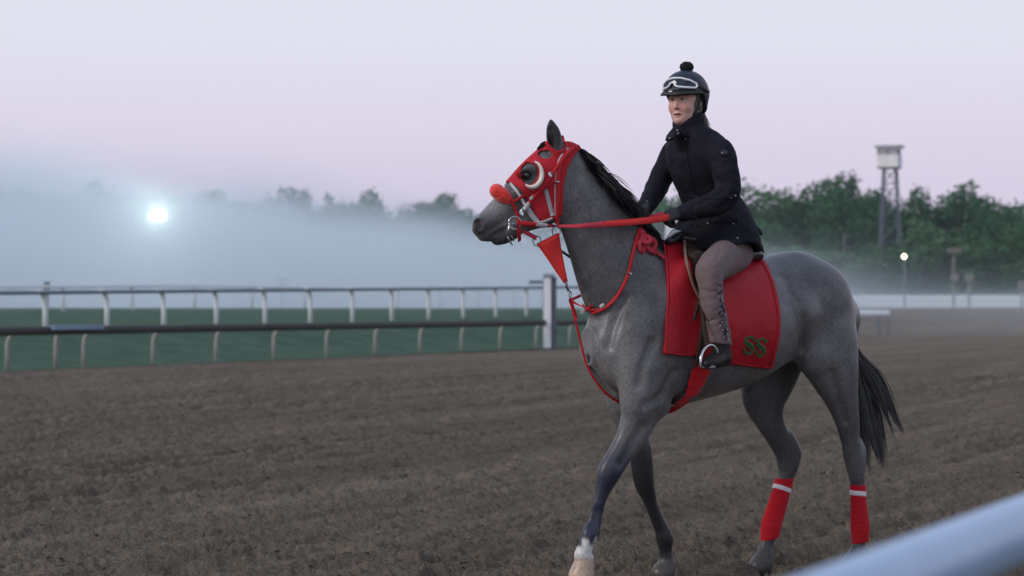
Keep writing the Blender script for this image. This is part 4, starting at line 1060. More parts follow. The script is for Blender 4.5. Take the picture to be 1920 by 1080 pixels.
# ---- saddle
sd_ = hempty('saddle', label='small dark brown exercise saddle with black cantle on the red blanket', cat='saddle')
fl, _ = cast([(1258,448),(1284,446),(1312,462),(1345,480),(1358,520),(1345,556),(1316,562),(1302,540),(1291,505),(1285,478),(1276,462)], .03)
fpoly = [(p[0], p[2]) for p in fl]; fpoly = [(fpoly[0][0], 1.9)]+fpoly[1:4]+fpoly[4:]; 
fl2 = [(p[0], p[2]) for p in cast([(1283,452),(1310,462),(1396,486),(1385,494),(1356,512),(1340,556),(1316,562),(1302,540),(1291,505),(1285,478)], .03)[0]]
def fplan(g): return np.maximum(poly_sd(g[:,0], g[:,2], fl2), .03-np.abs(g[:,1]))
V, F_ = shell((-.30,-.40,1.2), (.42,.40,1.75), .0075, .032, .006, fplan); np_mesh('flap', V, F_, M_brown, sd_)
strap('flap_piping', [(1283,450),(1285,476),(1290,503),(1301,538),(1312,560)], .014, M_tan, sd_, .038, .007, mirror=bmirror)
S_ = SDF((-.36,-.24,1.50), (.44,.24,1.86), .006)
S_.loft([(U(1268,446,0),.030,.075),(U(1290,452,0),.036,.09),(U(1340,470,0),.035,.11),(U(1385,476,0),.035,.13),(U(1402,480,0),.035,.125)], .02, 6)
S_.loft([(U(1396,478,.12),.03,.05),(U(1405,472,0),.05,.06),(U(1385,474,-.12),.03,.05)], .04, 6)
V, F_ = S_.mesh(); np_mesh('seat', V, F_, M_blackl, sd_)
S_ = SDF((.20,-.2,1.55), (.56,.2,1.86), .006)
S_.loft([(U(1256,452,.075),.02,.03),(U(1270,442,.04),.022,.04),(U(1272,440,0),.022,.05),(U(1270,442,-.04),.022,.04),(U(1262,450,-.075),.02,.03)], .02, 6); V, F_ = S_.mesh(); np_mesh('pommel', V, F_, M_blackl, sd_)
# stirrup leather and iron
free_strap('stirrup_leather', [(1312,560,.34),(1318,590,.37),(1321,620,.39),(1326,648,.41)], .022, M_brown, sd_, nrm=(.2,.97,.1), th=.004)
free_strap('strap_end', [(1314,556,.33),(1308,578,.345),(1301,600,.35)], .022, M_brown, sd_, th=.004)
st = [U(u,v,t) for u,v,t in ((1314,690,.44),(1314,672,.44),(1319,657,.43),(1328,648,.42),(1337,648,.415),(1344,658,.41),(1346,672,.41),(1347,684,.41))]
MB().tube(dense_p(st, 4), .007, 8).build('stirrup_iron', M_chrome, sd_, True)
MB().box((U(1314,690,.44)+U(1347,684,.41))/2, (.06,.10,.012), Matrix(((.75,.66,0),(-.66,.75,0),(0,0,1)))).build('stirrup_tread', M_dsteel, sd_)
# ---- hind leg wraps
def wrap(nodes, label, t, bands):
    r = hempty('leg_wrap', label=label, cat='leg wrap')
    ns = [U(u,v,t) for u,v,_,_ in nodes]; lo = np.min(ns,0)-.1; hi = np.max(ns,0)+.1
    S_ = SDF(lo, hi, .005); S_.loft([(U(u,v,t),a,b) for u,v,a,b in nodes], 0, 6)
    sl, g = S_.win(lo, hi); z0 = nodes[0][1]; zt = U(nodes[0][0],nodes[0][1],t)[2]; zb_ = U(nodes[-1][0],nodes[-1][1],t)[2]
    sh = tuple(x.stop-x.start for x in sl); tilt = bands[1]
    S_.D = np.maximum(S_.D, np.broadcast_to(np.maximum(g[2]-zt+0*g[0], zb_+tilt*(g[0]-ns[-1][0])-g[2]), sh).astype(np.float32))
    V, F_ = S_.mesh(); V = V+S_.grad(V)*(.0010*np.sin(V[:,2]*230+V[:,0]*130+V[:,1]*90)+.0012*(fbm(V[:,0]*90,V[:,2]*90,2,3)-.5))[:,None]
    np_mesh('bandage', V, F_, M_redcloth2, r)
    S_.D -= .003; bz = bands[0]
    zc = U(nodes[0][0], bz, t)[2]; S_.D = np.maximum(S_.D, np.broadcast_to(np.abs(g[2]-zc-bands[2]*(g[0]-ns[0][0]))-.0135, sh)).astype(np.float32)
    V, F_ = S_.mesh(); np_mesh('tape_band', V, F_, M_trim2, r)
    return r
M_redcloth2 = cloth('red_bandage', (.55,.012,.022), (.44,.008,.016), .9, 220, .6, .3, (14,.3)); M_trim2 = cloth('white_tape', (.78,.72,.74), (.68,.62,.64))
wrap([(1471,897,.050,.044),(1464,925,.050,.043),(1455,955,.053,.045),(1446,985,.056,.047),(1443,1010,.050,.045)], 'red bandage with white tape band on the far hind leg, further left', -.131, (919,-.25,.38))
wrap([(1608,909,.044,.038),(1609,935,.042,.037),(1611,965,.048,.041),(1613,990,.052,.045),(1613,1017,.044,.040)], 'red bandage with white tape band on the near hind leg beside the tail', .129, (925,-.2,.12))
# ------------------------------------------------------------------ mane and tail
def strands(name, roots, mk, mat_, parent, n=6, w=.004, nm=None):
    V, F_ = [], []
    for r_ in roots:
        p = mk(r_); p = np.array(p); m = len(p); T = np.gradient(p, axis=0); s_ = np.cross(T, r_['n']); s_ /= np.linalg.norm(s_, axis=1)[:,None]+1e-9
        ww = w*r_.get('w',1)*np.interp(np.linspace(0,1,m), [0,.3,.8,1], [.8,1,.7,.1])[:,None]; b = len(V)
        V.extend(p-s_*ww); V.extend(p+s_*ww)
        for i in range(m-1): F_.append([b+i, b+i+1, b+m+i+1, b+m+i])
    return np_mesh(name, np.array(V), np.array(F_), mat_, parent, True, kind='stuff')
M_mane = mat('black_hair', (.010,.0105,.012), .42, noise=(60,.3), col2=(.005,.005,.006), spec=.25); M_tail = mat('dark_grey_hair', (.060,.060,.064), .5, noise=(14,.2), col2=(.009,.009,.010), spec=.3)
rg = np.random.default_rng(11); crest = dense([(1084,280),(1104,296),(1124,315),(1145,338),(1165,362),(1185,388),(1205,412),(1222,432)], 3)
roots = []
for i in range(2700):
    f = rg.uniform(0,1); j = f*(len(crest)-1); u, v = crest[int(j)]; roots.append(dict(f=f, u=u+rg.normal()*1.0, v=v+rg.normal()*1.0, t=rg.normal()*.012, n=np.array([.5,.6,.4])+rg.normal(size=3)*.5, w=rg.uniform(.7,1.5), L=rg.uniform(.55,1.15), near=rg.random() < .55))
def mk_mane(r_):
    # hair stands off the crest, then falls back over the near side of the neck
    p0 = U(r_['u'], r_['v'], r_['t']); p0 = H.snap(np.array([p0]), -.004)[0]
    f = r_['f']; ln = (.085+.10*math.sin(min(f*1.25,1)*3.1)**.7+.02*f)*r_['L']; out = [p0]; up = np.array([-.55,.0,.55]); sidev = rg.normal()*.25+.55
    if r_['near']:                                              # lies flat on the near side of the neck
        d = np.array([-.35,.75,-.10])+rg.normal(size=3)*.12; ln = (.07+.075*min(f*3,1))*r_['L']
        for k in range(6):
            d = d+np.array([-.12,.02,-.30]); d /= np.linalg.norm(d); out.append(H.snap(np.array([out[-1]+d*ln/6]), .005+.007*rg.random(), 1)[0])
        return out
    d = up*.50+np.array([0,.45*sidev,0])+rg.normal(size=3)*.10
    for k in range(6):
        d = d+np.array([-.10,.30*sidev,-.36]); d /= np.linalg.norm(d); q = out[-1]+d*ln/6
        dd = H.sample(np.array([q]))[0]
        if dd < .006: q = H.snap(np.array([q]), .006+.006*rg.random(), 2)[0]
        out.append(q)
    return out
strands('mane', roots, mk_mane, M_mane, horse, w=.0033)
# forelock between the ears
fr = [dict(q=rg.normal()*.02, n=HL+rg.normal(size=3)*.2, w=rg.uniform(.6,1.2), L=rg.uniform(.5,1)) for _ in range(90)]
def mk_fore(r_):
    p = UH(1036+rg.normal()*3, 270+rg.normal()*2, r_['q']); out = [p]; d = HF*.8+np.array([0,0,.35])+rg.normal(size=3)*.12
    for k in range(5):
        d = d+np.array([0,0,-.35]); d /= np.linalg.norm(d); q = out[-1]+d*.017*r_['L']
        if H.sample(np.array([q]))[0] < .012: q = H.snap(np.array([q]), .013, 2)[0]
        out.append(q)
    return out
strands('forelock', fr, mk_fore, M_mane, horse, w=.003)
# whiskers
wk = [dict(u=rg.uniform(921,945), n=HF, w=.5) for _ in range(12)]
strands('whisker', wk, lambda r_: [UH(r_['u'],457+rg.uniform(-1,3),rg.normal()*.02)+np.array([.002*k,0,-.007*k])+rg.normal(size=3)*.001 for k in range(5)], M_mane, horse, w=.0012)
# tail: dock under the croup, strands streaming back
dock = U(1606,585,.0); tl = []
for i in range(620):
    tl.append(dict(a=rg.random(), n=np.array([.2,.9,.1])+rg.normal(size=3)*.5, w=rg.uniform(.6,1.6), t=rg.normal()*.022))
LOCKS = [[(1584,600),(1606,660),(1640,700),(1660,735),(1680,785),(1701,824)], [(1584,600),(1608,672),(1638,728),(1655,760),(1671,800),(1681,838)], [(1584,600),(1607,680),(1630,745),(1645,800),(1654,850),(1659,888)],
 [(1584,600),(1605,690),(1623,755),(1637,815),(1648,855),(1654,884)], [(1584,600),(1604,690),(1616,750),(1622,805),(1628,850),(1631,894)], [(1584,600),(1602,690),(1611,750),(1616,810),(1622,850),(1624,878)], [(1584,600),(1607,665),(1634,705),(1650,740),(1660,775),(1668,800)], [(1584,600),(1605,680),(1620,740),(1632,790),(1640,830),(1646,862)]]
LW = np.array([1.1,.7,1.2,1.0,1.1,1.1,1.2,1.2]); LW /= LW.sum()
def mk_tail(r_):
    k = rg.choice(len(LOCKS), p=LW); ctl = LOCKS[k]; end = rg.uniform(.72,1.0); off = rg.normal(size=2); spread = [1.5,4.0,6.0,5.0,3.2,1.6]
    if rg.random() < .12: spread = [1.5,5,9,11,11,10]; end = rg.uniform(.5,.9)
    p = [U(u+off[0]*spread[i], v+off[1]*spread[i]*.5, r_['t']*(1+.35*i)+.008*math.sin(k*2.1)*i) for i, (u, v) in enumerate(ctl)]
    q = dense_p(p, 5); return q[:max(8, int(len(q)*end))]
strands('tail', tl, mk_tail, M_tail, horse, w=.0020)
S_ = SDF(U(1640,570,-.1)-np.array([.1,.1,.5]), U(1590,570,.1)+np.array([.15,.15,.2]), .007)
S_.loft([(U(1566,560,0),.035,.035),(U(1580,600,0),.030,.03),(U(1598,660,.0),.026,.026),(U(1610,720,.0),.012,.012)], .01, 6); V, F_ = S_.mesh(); np_mesh('tail_dock', V, F_, M_tail, horse)
# ------------------------------------------------------------------ the rider
M_jacket = mat('black_quilted_jacket', (.0150,.0145,.0225), .75, noise=(7,.3), col2=(.010,.010,.016), bump=(20,.7,.016), spec=.10)
M_breech = mat('taupe_breeches', (.200,.150,.147), .85, noise=(10,.3), col2=(.150,.108,.108), bump=(420,.3,.001), spec=.15)
M_glove = mat('black_glove', (.008,.008,.009), .7, bump=(160,.3,.002)); M_boot = mat('dark_brown_boot', (.018,.014,.012), .5, noise=(12,.3), spec=.25, col2=(.010,.008,.007), bump=(60,.3,.003))
M_skin = bpy.data.materials.new('skin'); M_skin.use_nodes = True; N, L = nt(M_skin); b = N['Principled BSDF']; at = N.new('ShaderNodeVertexColor'); at.layer_name = 'tint'
L.new(at.outputs['Color'], b.inputs['Base Color']); b.inputs['Roughness'].default_value = .5; b.inputs['Subsurface Weight'].default_value = .3; b.inputs['Subsurface Radius'].default_value = (.010,.004,.002); b.inputs['Subsurface Scale'].default_value = .5
M_helm = mat('navy_helmet', (.014,.020,.040), .42, noise=(4,.3), col2=(.011,.016,.032), spec=.4); M_peak = mat('black_peak', (.010,.010,.010), .5, bump=(200,.2,.001)); M_goggle = mat('goggle_lens', (.012,.018,.035), .12, spec=.6); M_gframe = mat('goggle_frame_white', (.80,.81,.84), .4)
M_pom = mat('black_yarn', (.008,.008,.009), .95, bump=(150,1,.006)); M_snap = mat('snap_steel', (.45,.45,.47), .35, metal=1)
M_leop = mat('leopard_scarf', (.20,.17,.12), .85, noise=(150,.10), col2=(.022,.020,.018)); M_hair = mat('blond_hair', (.24,.18,.12), .55, noise=(200,.3))
rider = hempty('person', label='rider in black jacket, taupe breeches and navy helmet on the grey horse', cat='person')
# body: continuous figure under the clothes
B = SDF((-.45,-.62,.62), (.62,.62,2.30), .0085)
torso = [(U(1356,462,0),.115,.155),(U(1345,425,0),.105,.15),(U(1333,385,0),.10,.128),(U(1313,315,0),.105,.148),(U(1301,270,0),.085,.155),(U(1294,248,0),.055,.06),(U(1290,228,0),.048,.05)]
B.loft(torso, .03)
nearleg = [(1374,474,.12,.075,.075),(1353,488,.24,.072,.068),(1331,508,.345,.054,.052),(1333,550,.37,.052,.050),(1342,600,.37,.050,.048),(1350,645,.37,.038,.036),(1352,664,.37,.036,.034)]
nearfoot = [(1356,668,.365,.034,.032),(1342,674,.395,.032,.034),(1328,680,.43,.024,.032)]
neararm = [(1345,280,.165,.042,.042),(1360,322,.235,.034,.034),(1363,364,.262,.032,.032),(1316,389,.212,.030,.030),(1280,401,.155,.027,.03)]
fararm = [(1268,278,-.165,.042,.042),(1250,316,-.225,.034,.034),(1237,342,-.235,.032,.032),(1222,368,-.18,.030,.030),(1209,392,-.10,.027,.03)]
def far(nodes): return [(PXm(u,v,t), a, b) for u,v,t,a,b in nodes]
def PXm(u, v, t): p = U(u,v,t); p[1] *= -1; return p
def nodes(ns): return [(U(u,v,t),a,b) for u,v,t,a,b in ns]
for ns in (nodes(nearleg), nodes(nearfoot), far(nearleg), far(nearfoot), nodes(neararm), nodes(fararm)): B.loft(ns, .03)
BV, BF = B.mesh()
# ---- head in its own frame: f forward, l her left, up
FY = math.radians(30); fw = np.array([-math.sin(FY), -math.cos(FY), 0]); lw = np.array([math.cos(FY), -math.sin(FY), 0])
HC_ = np.array(l2w(U(1284,193,0)))
def hd(f, l, u):  # head frame -> horse local
    return w2l(HC_+fw*f+lw*l+np.array([0,0,u]))
Rl = np.stack([w2l(HC_+fw)-w2l(HC_), w2l(HC_+lw)-w2l(HC_), np.array([0,0,1.])])   # rows: local axes of the head
cH = w2l(HC_)
G = SDF((-.14,-.12,-.19), (.15,.12,.17), .0026)                                   # built in head axes
G.ell((-.012,0,.035), (.094,.075,.098), .02)
G.loft([((.030,0,.00),.062,.060),((.040,0,-.050),.046,.046),((.048,0,-.082),.030,.028)], .035, 5)     # face mass to chin
G.loft([((-.01,.052,-.035),.03,.014),((.030,.040,-.070),.024,.014),((.060,.012,-.088),.016,.012)], .025, 5); G.loft([((-.01,-.052,-.035),.03,.014),((.030,-.040,-.070),.024,.014),((.060,-.012,-.088),.016,.012)], .025, 5)
G.ell((.070,0,-.090), (.014,.016,.012), .012)                                      # chin
for sg in (1,-1):
    G.ell((.058,.034*sg,-.028), (.018,.022,.018), .025)                             # cheek
    G.ell((.080,.031*sg,.012), (.012,.017,.009), .012, op='sub')                    # eye socket
    G.loft([((.082,.014*sg,.026),.005,.006),((.080,.034*sg,.029),.0055,.006),((.066,.052*sg,.022),.004,.006)], .010, 4)   # brow
    G.ell((.0705,.031*sg,.0105), (.0125,.0125,.0118), .002)                         # eyeball
    G.loft([((.078,.018*sg,.0145),.0022,.003),((.083,.031*sg,.0185),.0025,.003),((.076,.045*sg,.0130),.0022,.003)], .003, 4)   # upper lid
    G.loft([((.078,.019*sg,.006),.0018,.002),((.081,.031*sg,.0030),.002,.002),((.075,.044*sg,.006),.0018,.002)], .003, 4)
    G.ell((.088,.0095*sg,-.030), (.009,.0075,.0075), .006)                          # nostril wing
    G.ell((.094,.006*sg,-.0365), (.005,.0032,.003), .002, op='sub')
    G.ell((-.012,.074*sg,-.005), (.014,.008,.026), .008)
G.loft([((.080,0,.022),.008,.009),((.090,0,.000),.0085,.008),((.102,0,-.021),.0085,.008),((.103,0,-.028),.0095,.0095)], .010, 5)   # nose
G.loft([((.074,-.022,-.0615),.004,.004),((.087,-.008,-.0565),.0052,.005),((.0875,0,-.0575),.005,.005),((.087,.008,-.0565),.0052,.005),((.074,.022,-.0615),.004,.004)], .005, 4, side=(1,0,0))
G.loft([((.074,-.019,-.0655),.004,.004),((.085,0,-.0715),.0062,.006),((.074,.019,-.0655),.004,.004)], .005, 4, side=(1,0,0))
G.loft([((.080,-.020,-.0635),.0015,.02),((.092,0,-.0640),.0016,.02),((.080,.020,-.0635),.0015,.02)], .002, 4, side=(1,0,0), op='sub')
G.loft([((-.018,0,-.05),.058,.056),((-.022,0,-.12),.052,.052),((-.03,0,-.18),.056,.058)], .03, 4)                                # neck
GV, GF = G.mesh()
def skin_colour(V):
    n = len(V); C = np.tile(np.array([.68,.405,.335]), (n,1)); f, l, u = V.T
    def bl(w, c): C[:] = C*(1-w)[:,None]+np.array(c)*w[:,None]
    bl((fbm(l*60,u*60,3,3)-.4)*.5*(f > .0), (.60,.30,.25))
    for sg in (1,-1):
        bl(sstep(.034,.008,np.sqrt((l-.036*sg)**2+(u+.030)**2))*.35, (.66,.27,.23))
        e = np.sqrt(((l-.031*sg)/.0125)**2+((u-.0105)/.0062)**2); bl(sstep(1.05,.85,e)*(f > .065)*.9, (.62,.58,.55))
        ii_ = np.sqrt((l-.029*sg)**2+(u-.0108)**2); bl(sstep(.0062,.0050,ii_)*(f > .07), (.08,.07,.06)); bl(sstep(.0028,.0022,ii_)*(f > .07), (.01,.01,.01))
        lid = np.abs(u-(.0165-.0000-22*(l-.031*sg)**2)); bl(sstep(.0030,.0010,lid)*(np.abs(l-.031*sg) < .0150)*(f > .066)*.75, (.05,.035,.03))
        bw = np.abs(u-(.0305-14*(l-.031*sg)**2)); bl(sstep(.0042,.0020,bw)*(np.abs(l-.033*sg) < .0195)*(f > .045)*.5, (.22,.13,.09))
        bl(sstep(.006,.003,np.sqrt((l-.006*sg)**2+(u+.0365)**2))*(f > .085)*.7, (.16,.06,.05))
    bl(sstep(.020,.006,np.sqrt((f-.100)**2+l**2+(u+.026)**2))*.35, (.62,.26,.22))
    lipu = ((np.abs(l) < .0215)&(u > -.0775)&(u < -.0530+.0*l)&(f > .072)); ww = sstep(1.1,.75,np.sqrt((l/.0215)**2+((u+.0640)/.0105)**2))*(f > .07); bl(ww*.75, (.46,.14,.135))
    bl(sstep(.0024,.0010,np.abs(u+.0638-.6*0))*(np.abs(l) < .0195)*(f > .072)*.85, (.14,.035,.035))
    return np.clip(C, .004, 1)
GVl = GV@Rl+cH                                                              # into horse local
Vall = np.vstack([BV, GVl]); Fall = np.vstack([BF, GF+len(BV)])
bo = np_mesh('body', Vall, Fall, M_skin, rider); add_color(bo, np.vstack([np.tile(np.array([.68,.405,.335]), (len(BV),1)), skin_colour(GV)]))
# ---- jacket
J = SDF((-.45,-.52,1.30), (.56,.50,2.34), .007)
J.loft([(U(1356,455,0),.150,.20),(U(1345,425,0),.140,.185),(U(1335,388,0),.125,.160),(U(1322,345,0),.130,.165),(U(1309,305,0),.135,.180),(U(1301,277,0),.112,.172),(U(1296,257,0),.080,.105)], .03)
J.loft([(U(1338,272,.10),.062,.06),(U(1352,288,.185),.070,.068),(U(1361,325,.235),.066,.064),(U(1364,362,.262),.064,.062),(U(1340,382,.25),.061,.06),(U(1308,391,.20),.052,.052),(U(1281,400,.158),.043,.046)], .035)
J.loft([(U(1280,270,-.10),.062,.06),(U(1266,286,-.18),.068,.066),(U(1252,310,-.225),.062,.060),(U(1238,338,-.24),.060,.058),(U(1226,362,-.20),.054,.054),(U(1215,380,-.15),.047,.048),(U(1208,391,-.11),.042,.044)], .03)
# collar, open fold
J.loft([(U(1293,256,0),.082,.088),(U(1291,240,0),.080,.080),(U(1291,230,0),.082,.080)], .02)
J.loft([(U(1270,241,.03),.014,.035),(U(1262,252,.04),.013,.045),(U(1256,261,.045),.010,.035)], .014)
J.loft([(U(1266,246,.05),.018,.02),(U(1284,252,.07),.018,.02)], .014)
sl, g = J.win((-.5,-.5,2.17),(.6,.5,2.4)); cc = U(1291,232,0)
J.loft([(U(1291,243,0),.060,.062),(U(1288,222,0),.070,.068)], .008, op='sub')
# flared skirt of the coat, open over the saddle
J.loft([(U(1343,408,0),.142,.185),(U(1342,432,0),.168,.235),(U(1340,458,0),.185,.285),(U(1340,478,0),.188,.30)], .04)
J.loft([(U(1380,420,0),.05,.10),(U(1392,446,0),.025,.12),(U(1398,472,0),.010,.12)], .03)
# hem: cut by a curved line, higher over the thigh
sl, g = J.win((-.5,-.6,1.2),(.7,.6,1.78))
hem = 1.622 + .040*np.exp(-((g[0]-.10)/.10)**2)*sstep(.08,.2,np.abs(g[1])) - .12*np.clip(-g[0]-.02, 0, .16) + .0*g[1]
shp = tuple(x.stop-x.start for x in sl)
J.put(sl, np.broadcast_to(g[2]-hem, shp).astype(np.float32)*.9, .008, 'sub')
# hollow from below so that the hem is an edge of cloth
J.loft([(U(1342,442,0),.135,.19),(U(1340,470,0),.162,.262),(U(1340,500,0),.165,.27)], .01, op='sub')
# creases and seams
for a in ([(1338,302,.30),(1352,310,.33),(1366,308,.33)], [(1340,336,.30),(1355,342,.34),(1368,340,.30)], [(1320,372,.32),(1342,366,.33),(1362,352,.34)], [(1300,384,.28),(1318,378,.30)], [(1350,392,.32),(1372,378,.32)]):
    pp = cast([(q[0],q[1]) for q in a], .004, J)[0]; J.loft([(p, .008, .008) for p in pp], .020, 5, op='sub')
for a in ([(1286,268),(1288,300),(1296,335),(1302,365)], [(1288,362),(1315,366),(1345,368)], [(1330,248),(1326,275),(1328,305),(1333,335)], [(1295,425),(1340,430),(1390,432)], [(1302,370),(1298,410),(1296,440)]):
    pp = cast(dense(a, 8), .003, J)[0]; J.loft([(p, .0045, .0045) for p in pp], .010, 2, op='sub')
J.loft([(U(1388,408,.04),.034,.07),(U(1406,428,.03),.018,.065),(U(1419,440,.02),.005,.05)], .012)
J.loft([(U(1388,438,.08),.045,.08),(U(1407,458,.06),.026,.075),(U(1420,473,.05),.005,.06)], .012)
J.loft([(U(1405,444,.10),.006,.05),(U(1420,446,.06),.010,.06)], .01, op='sub')
JV, JF = J.mesh()
JV = JV+J.grad(JV)*((fbm(JV[:,0]*22+JV[:,1]*15, JV[:,2]*26, 3, 4)-.5)*.010)[:,None]
jk = np_mesh('jacket', JV, JF, M_jacket, rider)
for u, v in ((1255,259),(1270,244),(1272,250),(1285,261),(1290,310),(1327,418),(1375,419),(1383,446),(1214,377),(1371,371),(1379,367)):
    p, n_ = cast([(u,v)], .001, J); o = MB().ball((0,0,0), .0046, 10, 6, (1,1,.5)).build('snap', M_snap, jk, True); o.location = p[0]; o.rotation_euler = Vector(n_[0]).to_track_quat('Z','Y').to_euler()
p, n_ = cast([(1358,286)], .002, J); o = MB().tube([(0,0,0),(0,0,.003)], .017, 18).build('sleeve_badge', M_blackl, jk, True); o.location = p[0]; o.rotation_euler = Vector(n_[0]).to_track_quat('Z','Y').to_euler()
strap('placket_flap', [(1287,268),(1289,300),(1297,338),(1302,364)], .010, M_jacket, jk, .002, .003, F=J)
strap('belt_seam', [(1286,367),(1315,371),(1345,372),(1376,368)], .006, M_jacket, jk, .001, .003, F=J)
q = dense([(1262,440),(1290,428),(1330,424),(1372,424)], 6)
strap('pocket_flap', [(1330,412),(1352,414),(1382,412)], .030, M_jacket, jk, .004, .004, F=J); strap('pocket_flap', [(1283,406),(1294,408),(1305,410)], .030, M_jacket, jk, .004, .004, F=J)
# ---- breeches
K = SDF((-.38,-.54,.90), (.60,.54,1.76), .007)
brl = [(1378,475,.13,.094,.090),(1354,489,.24,.092,.082),(1331,507,.345,.073,.067),(1332,530,.368,.062,.058),(1335,565,.372,.060,.056),(1343,600,.372,.057,.053),(1349,628,.372,.055,.051),(1352,650,.372,.055,.051)]
K.loft(nodes(brl), .03); K.loft(far(brl), .03)
K.loft([(U(1364,470,.13),.09,.08),(U(1360,464,0),.11,.09),(U(1366,470,-.13),.09,.08)], .05)
for a in ([(1318,500,0),(1332,520,0),(1350,522,0)], [(1320,512,0),(1338,532,0),(1352,532,0)], [(1312,540,0),(1330,548,0),(1350,546,0)], [(1318,575,0),(1338,582,0),(1358,572,0)], [(1322,605,0),(1345,600,0),(1362,606,0)], [(1352,470,0),(1340,490,0),(1330,498,0)], [(1375,478,0),(1360,495,0),(1350,515,0)]):
    pp = cast([(q[0],q[1]) for q in a], .003, K)[0]; K.loft([(p, .003, .003) for p in pp], .009, 5, op='sub')
sl, g = K.win((-.5,-.6,.8),(.5,.6,1.3)); zc = U(1350,646,.372)[2]
K.put(sl, np.broadcast_to(g[2]-(zc+.12*(g[0]-U(1350,646,.372)[0])), tuple(x.stop-x.start for x in sl)).astype(np.float32), .003, 'sub')
KV, KF = K.mesh(); KV = KV+K.grad(KV)*((fbm(KV[:,0]*12+KV[:,1]*9, KV[:,2]*42+KV[:,0]*14, 3, 14)-.5)*.007)[:,None]
kb = np_mesh('breeches', KV, KF, M_breech, rider)
# printed sprigs down the outer seam
M_print = mat('black_print', (.012,.011,.012), .8); M_print2 = mat('grey_print', (.30,.28,.28), .8); rg = np.random.default_rng(21)
seam = dense([(1351,528),(1353,555),(1356,580),(1358,605),(1360,634)], 1.2); V, Fc = [], []; V2, F2 = [], []
pp, n_ = cast(np.array([(u+rg.normal()*3.8, v+rg.normal()*1.5) for u, v in seam]), .002, K)
for p, m_ in zip(pp, n_):
    t1 = np.cross(m_, rg.normal(size=3)); t1 /= np.linalg.norm(t1); t2 = np.cross(m_, t1); s_ = rg.uniform(.004,.011)
    W, X = (V, Fc) if rg.random() < .68 else (V2, F2); b_ = len(W); W.extend([p-t1*s_, p-t2*s_*.5, p+t1*s_, p+t2*s_*.5]); X.append([b_,b_+1,b_+2,b_+3])
mesh_obj('sprig_print', V, Fc, M_print, kb, kind='stuff'); mesh_obj('sprig_print', V2, F2, M_print2, kb, kind='stuff')
strap('seam', [(1352,532),(1355,556),(1359,582),(1363,610),(1366,640)], .005, M_print2, kb, .0005, .001, F=K)
strap('hem', [(1332,647),(1345,649),(1358,648),(1371,644)], .010, M_breech, kb, .001, .003, F=K)
# ---- boots
for sg, nm in ((1,nodes),(-1,far)):
    S_ = SDF((-.02,-.56 if sg < 0 else .24,.82), (.64,-.24 if sg < 0 else .58,1.25), .006)
    S_.loft(nm([(1350,625,.37,.050,.048),(1352,652,.37,.046,.044),(1354,668,.368,.046,.042)]), .01)
    S_.loft(nm([(1357,670,.362,.040,.036),(1344,674,.392,.040,.042),(1332,680,.422,.034,.042),(1324,683,.44,.024,.034)]), .02)
    sl, g = S_.win((-1,-1,.8),(1,1,1.2)); z0 = U(1340,692,.4)[2]; S_.put(sl, np.broadcast_to(g[2]-z0, tuple(x.stop-x.start for x in sl)).astype(np.float32), .006, 'sub')
    V, F_ = S_.mesh(); np_mesh('boot', V, F_, M_boot, rider)
# ---- gloved hands: palm, four curled fingers, thumb
def hand(c, fwd, left, up, lr, name='glove'):
    c = np.array(c); S_ = SDF(c-.11, c+.11, .0035)
    def h(a, b, d): return c+fwd*a+left*b*lr+up*d
    S_.loft([(h(-.055,0,.006),.026,.030),(h(-.02,0,.004),.022,.036),(h(.018,0,.0),.018,.040)], .012, 4, side=left)
    for i, (o, ln) in enumerate(((.030,.95),(.010,1.05),(-.010,1.0),(-.029,.82))):
        S_.loft([(h(.016,o,.003),.0105,.0105),(h(.040*ln,o,-.006),.0102,.0102),(h(.046*ln,o,-.030),.0098,.0098),(h(.024*ln,o,-.044),.0092,.0092),(h(.006,o,-.036),.0085,.0085)], .003, 4, side=left)
    S_.loft([(h(-.025,.026,.006),.014,.014),(h(.0,.044,-.004),.012,.012),(h(.026,.042,-.016),.0105,.0105),(h(.042,.030,-.024),.0085,.0085)], .006, 4, side=left)
    V, F_ = S_.mesh(); return np_mesh(name, V, F_, M_glove, rider)
f_ = np.array([.90,-.30,-.22]); f_ /= np.linalg.norm(f_); u_ = np.array([.1,.55,.80]); u_ -= f_*(u_@f_); u_ /= np.linalg.norm(u_); l_ = np.cross(u_, f_)
hand(U(1264,403,.145), f_, l_, u_, -1)
f_ = np.array([.85,.25,-.45]); f_ /= np.linalg.norm(f_); u_ = np.array([.2,-.3,.90]); u_ -= f_*(u_@f_); u_ /= np.linalg.norm(u_); l_ = np.cross(u_, f_)
hand(U(1203,398,-.075), f_, l_, u_, 1)
# ---- headgear
hf = empty('helmet'); hf.parent = rider; hf.matrix_local = Matrix([[Rl[0][i], Rl[1][i], Rl[2][i], cH[i]+(.013 if i == 2 else 0)] for i in range(3)]+[[0,0,0,1]])
E_ = SDF((-.17,-.15,-.10), (.20,.15,.21), .0036)
E_.ell((-.014,0,.052), (.120,.106,.098), .02)
E_.loft([((-.055,0,.02),.075,.098),((-.062,0,-.03),.060,.090)], .03, 4)            # deep back
E_.loft([((-.02,.085,.00),.040,.014),((-.018,.084,-.035),.028,.010)], .015, 4); E_.loft([((-.02,-.085,.00),.040,.014),((-.018,-.084,-.035),.028,.010)], .015, 4)
E_.ell((-.006,0,.020), (.103,.089,.118), .004, op='sub')                            # hollow
sl, g = E_.win((-.2,-.2,-.2),(.3,.2,.3)); shp = tuple(x.stop-x.start for x in sl)
brow = np.where(g[0] > .015, .040, .040-1.1*(.015-g[0])); brow = np.maximum(brow, -.062)
E_.put(sl, np.broadcast_to(g[2]-brow, shp).astype(np.float32)*.8, .004, 'sub')
V, F_ = E_.mesh(); np_mesh('shell', V, F_, M_helm, hf)
